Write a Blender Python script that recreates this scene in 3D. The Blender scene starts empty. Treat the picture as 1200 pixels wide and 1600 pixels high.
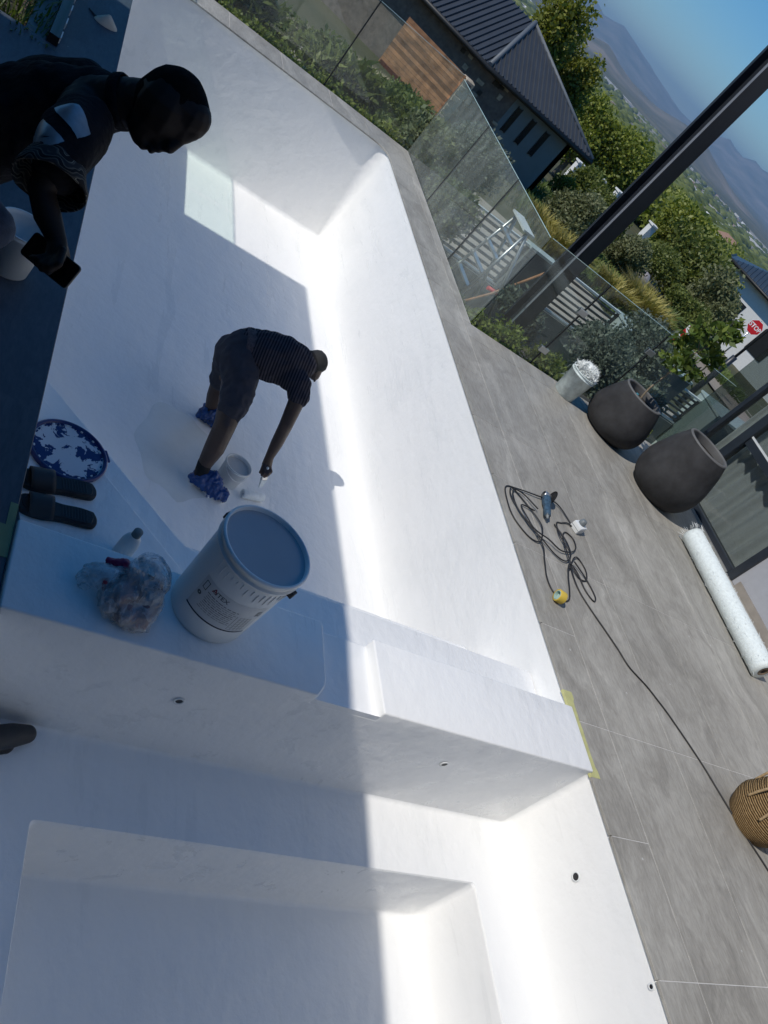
import bpy, bmesh, math, random
import numpy as np
from mathutils import Vector, Matrix, noise
from mathutils.bvhtree import BVHTree

scene = bpy.context.scene
COL = scene.collection
R_ = math.radians
random.seed(7)

# ------------------------------------------------------------------ camera
cam_d = bpy.data.cameras.new('camera')
cam = bpy.data.objects.new('camera', cam_d)
COL.objects.link(cam)
RIGHT = Vector((0.7678977, -0.1379365, 0.6255451))
DOWN = Vector((0.3475394, -0.7306083, -0.5877311))
FWD = Vector((0.5380980, 0.6687190, -0.5130940))
cm = Matrix.Identity(4)
for i in range(3):
    cm[i][0] = RIGHT[i]; cm[i][1] = -DOWN[i]; cm[i][2] = -FWD[i]
cm.translation = Vector((-0.511, -1.280, 2.121))
cam.matrix_world = cm
cam_d.sensor_fit = 'VERTICAL'
cam_d.sensor_height = 36.0
cam_d.lens = 36.0 * 1265.74 / 1600.0
cam_d.clip_start = 0.05
cam_d.clip_end = 120000
scene.camera = cam
scene.render.resolution_x = 768
scene.render.resolution_y = 1024

# ------------------------------------------------------------------ sky, sun, exposure
SUN = Vector((0.916, 0.08, -1.0)).normalized()          # direction the light travels
world = bpy.data.worlds.new('World')
scene.world = world
world.use_nodes = True
wn = world.node_tree
bg = wn.nodes['Background']
sky = wn.nodes.new('ShaderNodeTexSky')
sky.sky_type = 'NISHITA'
sky.sun_disc = False
sky.sun_elevation = math.asin(-SUN.z)
sky.sun_rotation = math.atan2(-SUN.x, -SUN.y)
sky.altitude = 900
sky.air_density = 1.0
sky.dust_density = 0.05
sky.ozone_density = 4.0
hsv = wn.nodes.new('ShaderNodeHueSaturation')
hsv.inputs['Saturation'].default_value = 1.25
tint = wn.nodes.new('ShaderNodeMix'); tint.data_type = 'RGBA'; tint.blend_type = 'MULTIPLY'; tint.inputs[0].default_value = 1.0
tint.inputs[7].default_value = (.83, .98, 1.05, 1)
wn.links.new(sky.outputs[0], tint.inputs[6])
wn.links.new(tint.outputs[2], hsv.inputs['Color'])
wn.links.new(hsv.outputs[0], bg.inputs[0])
bg.inputs[1].default_value = 0.085
sd = bpy.data.lights.new('sun', 'SUN')
sd.energy = 2.95
sd.angle = R_(0.53)
sd.color = (1.0, 0.95, 0.875)
so = bpy.data.objects.new('sun', sd)
so.rotation_euler = SUN.to_track_quat('-Z', 'Y').to_euler()
so.location = (-6, 0, 12)
COL.objects.link(so)
vs = scene.view_settings
vs.view_transform = 'Standard'
vs.look = 'None'
vs.exposure = 0.2
vs.gamma = 1.0
vs.use_curve_mapping = False
cy = scene.cycles
cy.max_bounces = 8
cy.diffuse_bounces = 5
cy.transparent_max_bounces = 24
cy.volume_bounces = 0
cy.sample_clamp_indirect = 6.0
cy.use_denoising = True

# ------------------------------------------------------------------ materials
class NT:
    def __init__(s, name):
        s.m = bpy.data.materials.new(name); s.m.use_nodes = True
        s.t = s.m.node_tree; s.t.nodes.clear()
        s.out = s.n('OutputMaterial')
    def n(s, kind, **kw):
        nd = s.t.nodes.new('ShaderNode' + kind)
        for k, v in kw.items():
            if k.startswith('i_'):
                nd.inputs[k[2:].replace('_', ' ')].default_value = v
            else:
                setattr(nd, k, v)
        return nd
    def l(s, a, b): s.t.links.new(a, b)
    def noise(s, scale, detail=4, rough=.55, vec=None, dist=0.0):
        nd = s.n('TexNoise'); nd.inputs['Scale'].default_value = scale; nd.inputs['Detail'].default_value = detail
        nd.inputs['Roughness'].default_value = rough; nd.inputs['Distortion'].default_value = dist
        if vec is not None: s.l(vec, nd.inputs['Vector'])
        return nd
    def ramp(s, fac, stops):
        r = s.n('ValToRGB'); e = r.color_ramp.elements
        while len(e) < len(stops): e.new(0.5)
        for el, (p, c) in zip(e, stops):
            el.position = p; el.color = (c[0], c[1], c[2], 1)
        s.l(fac, r.inputs[0]); return r
    def pos(s, scale=(1, 1, 1), rot=(0, 0, 0)):
        g = s.n('NewGeometry'); m = s.n('Mapping'); m.inputs['Scale'].default_value = scale; m.inputs['Rotation'].default_value = rot
        s.l(g.outputs['Position'], m.inputs['Vector']); return m.outputs[0]
    def obj(s, scale=(1, 1, 1), rot=(0, 0, 0)):
        g = s.n('TexCoord'); m = s.n('Mapping'); m.inputs['Scale'].default_value = scale; m.inputs['Rotation'].default_value = rot
        s.l(g.outputs['Object'], m.inputs['Vector']); return m.outputs[0]
    def bsdf(s, base=None, rough=.5, metal=0, spec=.5, **kw):
        b = s.n('BsdfPrincipled')
        if base is not None: b.inputs['Base Color'].default_value = (*base, 1)
        b.inputs['Roughness'].default_value = rough; b.inputs['Metallic'].default_value = metal
        b.inputs['Specular IOR Level'].default_value = spec
        for k, v in kw.items(): b.inputs[k.replace('_', ' ')].default_value = v
        return b
    def bump(s, h, strength, dist=.01, b=None):
        bp = s.n('Bump'); bp.inputs['Strength'].default_value = strength; bp.inputs['Distance'].default_value = dist
        s.l(h, bp.inputs['Height'])
        if b is not None: s.l(bp.outputs[0], b.inputs['Normal'])
        return bp
    def done(s, sh): s.l(sh, s.out.inputs['Surface']); return s.m

MAT = {}
def simple(name, base, rough=.5, metal=0, var=.12, vscale=9, bump=0, bscale=60, bdist=.004, spec=.5, world_space=False, objrand=0, **kw):
    t = NT(name); b = t.bsdf(None, rough, metal, spec, **kw)
    v = t.pos() if world_space else t.obj()
    n = t.noise(vscale, 5, .6, v)
    lo = [max(0, c * (1 - var)) for c in base]; hi = [min(1, c * (1 + var)) for c in base]
    r = t.ramp(n.outputs[0], [(.3, lo), (.7, hi)])
    if objrand:
        oi = t.n('ObjectInfo'); mr = t.n('MapRange'); mr.inputs[3].default_value = 1 - objrand; mr.inputs[4].default_value = 1 + objrand; t.l(oi.outputs['Random'], mr.inputs[0])
        sc = t.n('VectorMath', operation='SCALE'); t.l(r.outputs[0], sc.inputs[0]); t.l(mr.outputs[0], sc.inputs['Scale']); t.l(sc.outputs[0], b.inputs['Base Color'])
    else: t.l(r.outputs[0], b.inputs['Base Color'])
    if bump:
        n2 = t.noise(bscale, 4, .6, v); t.bump(n2.outputs[0], bump, bdist, b)
    MAT[name] = t.done(b.outputs[0]); return MAT[name]

def m_gelcoat():
    t = NT('white_gelcoat'); b = t.bsdf(None, .45, 0, .3)
    v = t.pos()
    n1 = t.noise(1.7, 4, .6, v); n2 = t.noise(7, 5, .62, t.pos((1, .13, 1), (0, 0, .9)), .4)
    mx = t.n('Math', operation='ADD'); t.l(n1.outputs[0], mx.inputs[0]); t.l(n2.outputs[0], mx.inputs[1])
    r = t.ramp(mx.outputs[0], [(.35, (.825, .83, .823)), (.65, (.87, .871, .862))]); r.color_ramp.elements[0].position = .7; r.color_ramp.elements[1].position = 1.0
    t.l(r.outputs[0], b.inputs['Base Color'])
    rr = t.n('MapRange'); rr.inputs[1].default_value = .35; rr.inputs[2].default_value = .65; rr.inputs[3].default_value = .22; rr.inputs[4].default_value = .6; t.l(n2.outputs[0], rr.inputs[0]); t.l(rr.outputs[0], b.inputs['Roughness'])
    n3 = t.noise(20, 4, .55, t.pos((1, .75, .9), (0, 0, .45))); n4 = t.noise(5, 3, .5, v)
    a = t.n('Math', operation='MULTIPLY_ADD'); a.inputs[1].default_value = 2.2; t.l(n4.outputs[0], a.inputs[0]); t.l(n3.outputs[0], a.inputs[2])
    t.bump(a.outputs[0], .26, .014, b)
    MAT['gelcoat'] = t.done(b.outputs[0])

def m_tile(name, c0, c1, c2, rough):
    t = NT(name); b = t.bsdf(None, rough, 0, .4)
    v = t.pos((1.0, .22, 1), (0, 0, .30)); w = t.noise(2.2, 3, .5, t.pos())
    mixv = t.n('VectorMath', operation='MULTIPLY_ADD'); mixv.inputs[1].default_value = (.35, .35, .35)
    t.l(w.outputs['Color'], mixv.inputs[0]); t.l(v, mixv.inputs[2])
    n1 = t.noise(5.5, 8, .68, mixv.outputs[0], .8)
    r = t.ramp(n1.outputs[0], [(.36, c0), (.5, c1), (.66, c2)])
    n2 = t.noise(60, 6, .78, t.pos((1, .22, 1), (0, 0, .34)), .5); n3 = t.noise(1.1, 3, .5, t.pos())
    mx = t.n('Mix', data_type='RGBA', blend_type='OVERLAY'); mx.inputs[0].default_value = .55
    t.l(r.outputs[0], mx.inputs[6]); t.l(n2.outputs[0], mx.inputs[7])
    mx2 = t.n('Mix', data_type='RGBA', blend_type='SOFT_LIGHT'); mx2.inputs[0].default_value = .5
    t.l(mx.outputs[2], mx2.inputs[6]); t.l(n3.outputs[0], mx2.inputs[7])
    oi = t.n('ObjectInfo'); mr = t.n('MapRange'); mr.inputs[3].default_value = .93; mr.inputs[4].default_value = 1.06
    t.l(oi.outputs['Random'], mr.inputs[0])
    mm = t.n('VectorMath', operation='SCALE'); t.l(mx2.outputs[2], mm.inputs[0]); t.l(mr.outputs[0], mm.inputs['Scale'])
    vo = t.n('TexVoronoi'); vo.inputs['Scale'].default_value = 7.0; vo.inputs['Randomness'].default_value = 1.0; t.l(t.pos(), vo.inputs['Vector'])
    sep = t.n('SeparateColor'); t.l(vo.outputs['Color'], sep.inputs[0])
    th = t.n('MapRange'); th.inputs[1].default_value = .55; th.inputs[2].default_value = 1.0; th.inputs[3].default_value = 0; th.inputs[4].default_value = .055; t.l(sep.outputs[0], th.inputs[0])
    lt = t.n('Math', operation='LESS_THAN'); t.l(vo.outputs['Distance'], lt.inputs[0]); t.l(th.outputs[0], lt.inputs[1])
    spk = t.n('Mix', data_type='RGBA'); t.l(lt.outputs[0], spk.inputs[0]); t.l(mm.outputs[0], spk.inputs[6]); spk.inputs[7].default_value = (.52, .51, .49, 1)
    t.l(spk.outputs[2], b.inputs['Base Color'])
    t.bump(n1.outputs[0], .12, .004, b)
    MAT[name] = t.done(b.outputs[0])

def m_glass(name, tint, dust, refl=1.0):
    t = NT(name)
    tr = t.n('BsdfTransparent'); tr.inputs[0].default_value = (*tint, 1)
    gl = t.n('BsdfGlossy'); gl.inputs['Roughness'].default_value = .02; gl.inputs[0].default_value = (1, 1, 1, 1)
    fr = t.n('Fresnel'); ge = t.n('NewGeometry'); io = t.n('Math', operation='MULTIPLY_ADD'); io.inputs[1].default_value = 1 / 1.5 - 1.5; io.inputs[2].default_value = 1.5; t.l(ge.outputs['Backfacing'], io.inputs[0]); t.l(io.outputs[0], fr.inputs[0])
    mu = t.n('Math', operation='MULTIPLY'); mu.inputs[1].default_value = refl; t.l(fr.outputs[0], mu.inputs[0])
    m1 = t.n('MixShader'); t.l(mu.outputs[0], m1.inputs[0]); t.l(tr.outputs[0], m1.inputs[1]); t.l(gl.outputs[0], m1.inputs[2])
    if dust:
        df = t.n('BsdfDiffuse'); df.inputs[0].default_value = (.62, .66, .63, 1)
        n = t.noise(1.6, 6, .65, t.pos()); n2 = t.noise(14, 3, .6, t.pos((1, 1, .3)))
        ad = t.n('Math', operation='MULTIPLY'); t.l(n.outputs[0], ad.inputs[0]); t.l(n2.outputs[0], ad.inputs[1])
        mr = t.n('MapRange'); mr.inputs[1].default_value = .12; mr.inputs[2].default_value = .42; mr.inputs[3].default_value = dust * .35; mr.inputs[4].default_value = dust * 1.7
        t.l(ad.outputs[0], mr.inputs[0])
        m2 = t.n('MixShader'); t.l(mr.outputs[0], m2.inputs[0]); t.l(m1.outputs[0], m2.inputs[1]); t.l(df.outputs[0], m2.inputs[2])
        m1 = m2
    MAT[name] = t.done(m1.outputs[0])

def m_leaf(name, stops, trans=.35):
    t = NT(name); g = t.n('NewGeometry'); n = t.noise(.9, 3, .5, t.pos())
    ad = t.n('Math', operation='MULTIPLY_ADD'); ad.inputs[1].default_value = .6; t.l(g.outputs['Random Per Island'], ad.inputs[0])
    sc = t.n('Math', operation='MULTIPLY'); sc.inputs[1].default_value = .5; t.l(n.outputs[0], sc.inputs[0]); t.l(sc.outputs[0], ad.inputs[2])
    r = t.ramp(ad.outputs[0], stops)
    b = t.bsdf(None, .5, 0, .35); t.l(r.outputs[0], b.inputs['Base Color'])
    tl = t.n('BsdfTranslucent'); hs = t.n('HueSaturation'); hs.inputs['Value'].default_value = 1.3; hs.inputs['Saturation'].default_value = 1.15
    t.l(r.outputs[0], hs.inputs['Color']); t.l(hs.outputs[0], tl.inputs[0])
    m = t.n('MixShader'); m.inputs[0].default_value = trans; t.l(b.outputs[0], m.inputs[1]); t.l(tl.outputs[0], m.inputs[2])
    MAT[name] = t.done(m.outputs[0])

def m_random(name, stops, rough=.6):
    t = NT(name); g = t.n('NewGeometry'); r = t.ramp(g.outputs['Random Per Island'], stops); r.color_ramp.interpolation = 'CONSTANT'
    b = t.bsdf(None, rough); t.l(r.outputs[0], b.inputs['Base Color']); MAT[name] = t.done(b.outputs[0])

m_gelcoat()
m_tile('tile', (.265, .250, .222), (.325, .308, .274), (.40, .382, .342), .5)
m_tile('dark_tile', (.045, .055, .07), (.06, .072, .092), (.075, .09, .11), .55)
m_glass('glass', (.925, .972, .95), .028, .8)
m_glass('dusty_glass', (.93, .975, .95), .085, .9)
m_glass('clear_glass', (.90, .97, .94), .0, .8)
m_glass('tinted_glass', (.50, .54, .53), .01, 1.0)
m_glass('window_glass', (.72, .75, .75), .008, 1.3)
simple('glass_edge', (.50, .64, .58), .25)
simple('grout', (.56, .55, .53), .85, var=.1, vscale=20)
simple('concrete', (.30, .29, .28), .8, var=.15, vscale=5, bump=.2)
simple('kerb_grey', (.16, .18, .18), .7, var=.12, vscale=4)
simple('roof_paint', (.22, .22, .22), .7, var=.08)
simple('light_plaster', (.66, .65, .62), .85, var=.04, bump=.1)
simple('plaster', (.36, .37, .40), .8, var=.06, bump=.1, bscale=120)
simple('frame_navy', (.022, .028, .038), .35, var=.15)
simple('aluminium', (.55, .56, .56), .35, .85, var=.05)
simple('steel', (.6, .6, .6), .25, 1.0, var=.05)
simple('curtain', (.62, .62, .61), .85, var=.06, vscale=30)
simple('dark_room', (.05, .05, .055), .9)
simple('white_plastic', (.74, .76, .76), .38, var=.04, vscale=6, bump=.04, bscale=40)
simple('frosted_plastic', (.72, .72, .71), .4, var=.04, Subsurface_Weight=.0)
simple('paint_liquid', (.38, .395, .42), .2, var=.03, vscale=4, bump=.05, bscale=8)
simple('resin', (.62, .58, .53), .15, var=.04)
simple('lid_blue', (.012, .022, .13), .35, var=.15)
simple('black_rubber', (.012, .012, .014), .55, var=.2, bump=.1)
simple('dark_rubber', (.028, .030, .034), .6, var=.2, bump=.15, bscale=90)
simple('black_plastic', (.014, .014, .016), .4)
simple('bag_film', (.50, .52, .54), .18, var=.2, vscale=16, bump=.5, bscale=20, bdist=.012)
simple('bag_contents', (.20, .13, .13), .22, var=.75, vscale=14, bump=.7, bscale=22, bdist=.014)
simple('red_paper', (.33, .03, .05), .5)
simple('crimson', (.30, .02, .09), .5)
simple('pot_black', (.037, .037, .039), .8, spec=.3, var=.38, vscale=5, bump=.3, bscale=22)
simple('pot_rim', (.12, .12, .12), .7, var=.1)
simple('soil', (.055, .045, .035), .95, var=.4, vscale=12, bump=.6, bscale=30, bdist=.02)
simple('bark', (.24, .19, .13), .85, var=.3, vscale=30, bump=.4, bscale=40)
simple('bark_grey', (.12, .105, .09), .9, var=.3, vscale=20, bump=.4, bscale=30)
simple('teal_tag', (.03, .20, .26), .5)
simple('cord_black', (.018, .018, .02), .5)
simple('tool_blue', (.045, .085, .13), .45, var=.5, vscale=60)
simple('tool_grey', (.16, .18, .19), .45, var=.3)
simple('tape_yellow', (.60, .43, .06), .5, var=.1)
simple('tape_core', (.38, .52, .48), .6)
simple('masking_tape', (.50, .49, .22), .6, var=.12, vscale=18, bump=.1)
simple('masking_green', (.18, .24, .12), .6, var=.1)
simple('rope', (.40, .28, .15), .85, var=.3, vscale=60, bump=.5, bscale=120)
simple('fibreglass', (.74, .80, .79), .45, var=.10, vscale=45, bump=.7, bscale=110, bdist=.006)
simple('fibre_shreds', (.80, .83, .82), .5, var=.1, vscale=30)
simple('skirting_tan', (.27, .245, .215), .8)
simple('cardboard', (.20, .15, .10), .85)
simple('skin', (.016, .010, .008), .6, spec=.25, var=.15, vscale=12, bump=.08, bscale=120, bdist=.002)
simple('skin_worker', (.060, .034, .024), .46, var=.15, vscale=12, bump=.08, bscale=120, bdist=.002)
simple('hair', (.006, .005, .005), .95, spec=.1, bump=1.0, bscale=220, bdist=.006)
simple('shirt_black', (.010, .010, .013), .9, spec=.15, var=.3, bump=.8, bscale=9, bdist=.03)
simple('patch_silver', (.30, .34, .37), .32, .2, var=.30, vscale=14, bump=.3, bscale=14, bdist=.008)
simple('denim', (.025, .04, .075), .85, var=.25, vscale=40, bump=.2, bscale=200)
simple('shorts_cloth', (.034, .034, .046), .9, var=.2, vscale=20, bump=.3, bscale=18, bdist=.01)
simple('waistband', (.085, .062, .066), .9, var=.4, vscale=60)
simple('white_cloth', (.7, .7, .7), .8)
simple('cap_cloth', (.020, .021, .022), .85, var=.2, bump=.2)
simple('sock_black', (.007, .007, .008), .9)
simple('cover_blue', (.012, .055, .21), .22, var=.5, vscale=24, bump=.5, bscale=30, bdist=.012)
simple('screen_black', (.004, .004, .005), .08)
simple('post_navy', (.020, .024, .032), .4, var=.1)
simple('post_glint', (.17, .18, .20), .45)
simple('wall_green_grey', (.10, .115, .112), .85, var=.10, vscale=3, bump=.1)
simple('wall_cap', (.36, .42, .41), .7, var=.06)
simple('slat_dark', (.035, .037, .038), .5, var=.1)
simple('rail_white', (.62, .65, .65), .5)
simple('nb_wall', (.19, .22, .225), .85, var=.08, vscale=2, bump=.1)
simple('nb_roof', (.060, .068, .080), .45, .3, var=.10, vscale=2)
simple('nb_ridge', (.12, .135, .15), .6, .0)
simple('fascia', (.012, .013, .014), .5)
simple('soffit', (.34, .31, .27), .8)
simple('timber', (.33, .165, .08), .65, var=.45, vscale=3.5, bump=.2, objrand=.45)
simple('timber_red', (.10, .028, .015), .55, var=.25, vscale=3)
simple('stone', (.42, .35, .26), .9, var=.35, vscale=5, bump=.5, bscale=14, bdist=.02)
simple('stone_dark', (.16, .13, .11), .9, var=.3, vscale=5, bump=.5, bscale=14, bdist=.02)
simple('roof_blue', (.045, .065, .09), .45, .2, var=.1)
simple('white_wall', (.72, .72, .70), .8, var=.05)
simple('far_roof', (.30, .18, .13), .8, var=.2)
simple('dark_pane', (.02, .022, .025), .12)
simple('sign_red', (.52, .012, .02), .45)
simple('sign_white', (.78, .78, .78), .5)
simple('path', (.40, .30, .24), .9, var=.12, vscale=1.5, world_space=True, bump=.2)
simple('kerb_stone', (.55, .48, .40), .9, var=.1)
simple('boulder', (.38, .34, .33), .9, var=.3, vscale=4, bump=.6, bscale=9, bdist=.05)
m_leaf('leaf_olive', [(.1, (.08, .09, .035)), (.5, (.165, .18, .08)), (.9, (.28, .30, .16))])
m_leaf('leaf_green', [(.1, (.065, .095, .014)), (.5, (.18, .22, .036)), (.9, (.33, .35, .075))])
m_leaf('leaf_dark', [(.1, (.045, .065, .016)), (.5, (.13, .16, .038)), (.9, (.25, .28, .08))])
m_leaf('leaf_yellow', [(.1, (.07, .09, .012)), (.5, (.17, .19, .032)), (.9, (.31, .32, .075))])
m_leaf('leaf_silver', [(.1, (.06, .08, .055)), (.5, (.13, .155, .115)), (.9, (.24, .275, .215))])
m_leaf('grass_gold', [(.1, (.15, .13, .025)), (.5, (.33, .285, .065)), (.9, (.50, .43, .15))], .25)
m_leaf('grass_green', [(.1, (.04, .07, .014)), (.5, (.10, .145, .03)), (.9, (.18, .23, .06))], .3)
m_leaf('grass_dry', [(.1, (.30, .24, .13)), (.5, (.45, .37, .22)), (.9, (.58, .50, .34))], .2)
m_leaf('leaf_lemon', [(.1, (.03, .06, .014)), (.5, (.08, .13, .025)), (.9, (.20, .25, .045))], .3)
m_random('town', [(0, (.58, .57, .55)), (.3, (.40, .38, .35)), (.55, (.30, .21, .16)), (.72, (.75, .75, .75)), (.85, (.2, .2, .21))])

def m_ground():
    t = NT('earth'); b = t.bsdf(None, .95, 0, .2); v = t.pos()
    n1 = t.noise(.35, 6, .6, v); n2 = t.noise(.004, 6, .6, v)
    r1 = t.ramp(n1.outputs[0], [(.35, (.045, .06, .022)), (.5, (.075, .08, .035)), (.65, (.13, .115, .065))])
    r2 = t.ramp(n2.outputs[0], [(.35, (.055, .062, .035)), (.5, (.12, .11, .07)), (.62, (.24, .20, .14))])
    mx = t.n('Mix', data_type='RGBA'); mx.inputs[0].default_value = .55; t.l(r1.outputs[0], mx.inputs[6]); t.l(r2.outputs[0], mx.inputs[7])
    t.l(mx.outputs[2], b.inputs['Base Color']); t.bump(n1.outputs[0], .5, .1, b)
    MAT['earth'] = t.done(b.outputs[0])
m_ground()
def m_mountain():
    t = NT('mountain_rock'); b = t.bsdf(None, .95, 0, .1); v = t.pos()
    n1 = t.noise(.0011, 8, .62, v)
    r = t.ramp(n1.outputs[0], [(.36, (.09, .09, .06)), (.52, (.17, .15, .11)), (.66, (.30, .24, .19))])
    t.l(r.outputs[0], b.inputs['Base Color']); MAT['rock'] = t.done(b.outputs[0])
m_mountain()
def m_stripes(name, axis, freq, c0, c1, w=.5):
    t = NT(name); b = t.bsdf(None, .9, 0, .2)
    wv = t.n('TexWave'); wv.wave_type = 'BANDS'; wv.bands_direction = axis; wv.inputs['Scale'].default_value = freq; wv.inputs['Distortion'].default_value = .5; wv.inputs['Detail'].default_value = 1
    t.l(t.obj(rot=w if isinstance(w, tuple) else (0, 0, 0)), wv.inputs['Vector'])
    r = t.ramp(wv.outputs['Fac'], [(.42, c0), (.58, c1)]); t.l(r.outputs[0], b.inputs['Base Color'])
    n = t.noise(14, 4, .5, t.obj()); t.bump(n.outputs[0], .5, .02, b)
    MAT[name] = t.done(b.outputs[0])
m_stripes('striped_shirt', 'X', 17, (.014, .013, .020), (.062, .056, .068), (.15, .25, .35))
def m_tribal():
    t = NT('pattern_cloth'); b = t.bsdf(None, .85, 0, .2)
    wv = t.n('TexWave'); wv.wave_type = 'RINGS'; wv.inputs['Scale'].default_value = 11; wv.inputs['Distortion'].default_value = 9; wv.inputs['Detail'].default_value = 1.2; wv.inputs['Detail Scale'].default_value = 1.6
    t.l(t.obj(), wv.inputs['Vector'])
    r = t.ramp(wv.outputs['Fac'], [(.30, (.012, .012, .014)), (.38, (.36, .33, .26)), (.44, (.02, .02, .02)), (.62, (.12, .115, .10)), (.80, (.03, .03, .032))])
    t.l(r.outputs[0], b.inputs['Base Color']); MAT['pattern_cloth'] = t.done(b.outputs[0])
m_tribal()
def m_lidpaint():
    t = NT('lid_splash'); b = t.bsdf(None, .3, 0, .5)
    n = t.noise(11, 5, .62, t.obj(), .5)
    ng = t.n('TexGradient'); ng.gradient_type = 'SPHERICAL'; t.l(t.obj((5.5, 5.5, 5.5)), ng.inputs[0])
    a = t.n('Math', operation='MULTIPLY_ADD'); a.inputs[1].default_value = .16; t.l(ng.outputs['Fac'], a.inputs[0]); t.l(n.outputs[0], a.inputs[2])
    r = t.ramp(a.outputs[0], [(.555, (.012, .022, .13)), (.57, (.66, .68, .72))]); t.l(r.outputs[0], b.inputs['Base Color'])
    t.bump(r.outputs[0], .5, .003, b)
    MAT['lid_splash'] = t.done(b.outputs[0])
m_lidpaint()
def m_weave():
    t = NT('seagrass'); b = t.bsdf(None, .85, 0, .2)
    w1 = t.n('TexWave'); w1.bands_direction = 'Z'; w1.inputs['Scale'].default_value = 26; w1.inputs['Distortion'].default_value = 1.5; t.l(t.obj(), w1.inputs['Vector'])
    n = t.noise(70, 3, .6, t.obj((1, 1, 2)))
    a = t.n('Math', operation='MULTIPLY'); t.l(w1.outputs['Fac'], a.inputs[0]); t.l(n.outputs[0], a.inputs[1])
    r = t.ramp(a.outputs[0], [(.05, (.10, .060, .026)), (.3, (.30, .19, .085)), (.6, (.50, .35, .18))]); t.l(r.outputs[0], b.inputs['Base Color'])
    t.bump(a.outputs[0], 1.0, .012, b); MAT['seagrass'] = t.done(b.outputs[0])
m_weave()
def m_footcover_tip():
    t = NT('cover_paint'); b = t.bsdf(None, .25)
    n = t.noise(30, 4, .6, t.obj()); g = t.n('NewGeometry'); sp = t.n('SeparateXYZ'); t.l(g.outputs['Position'], sp.inputs[0])
    mr = t.n('MapRange'); mr.inputs[1].default_value = -1.19; mr.inputs[2].default_value = -1.25; t.l(sp.outputs[2], mr.inputs[0])
    a = t.n('Math', operation='MULTIPLY'); t.l(mr.outputs[0], a.inputs[0]); t.l(n.outputs[0], a.inputs[1])
    r = t.ramp(a.outputs[0], [(.34, (.012, .055, .21)), (.40, (.75, .77, .8))]); t.l(r.outputs[0], b.inputs['Base Color'])
    n2 = t.noise(34, 4, .6, t.obj((1, 1, .4))); t.bump(n2.outputs[0], .7, .02, b)
    MAT['cover_paint'] = t.done(b.outputs[0])
m_footcover_tip()

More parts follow.
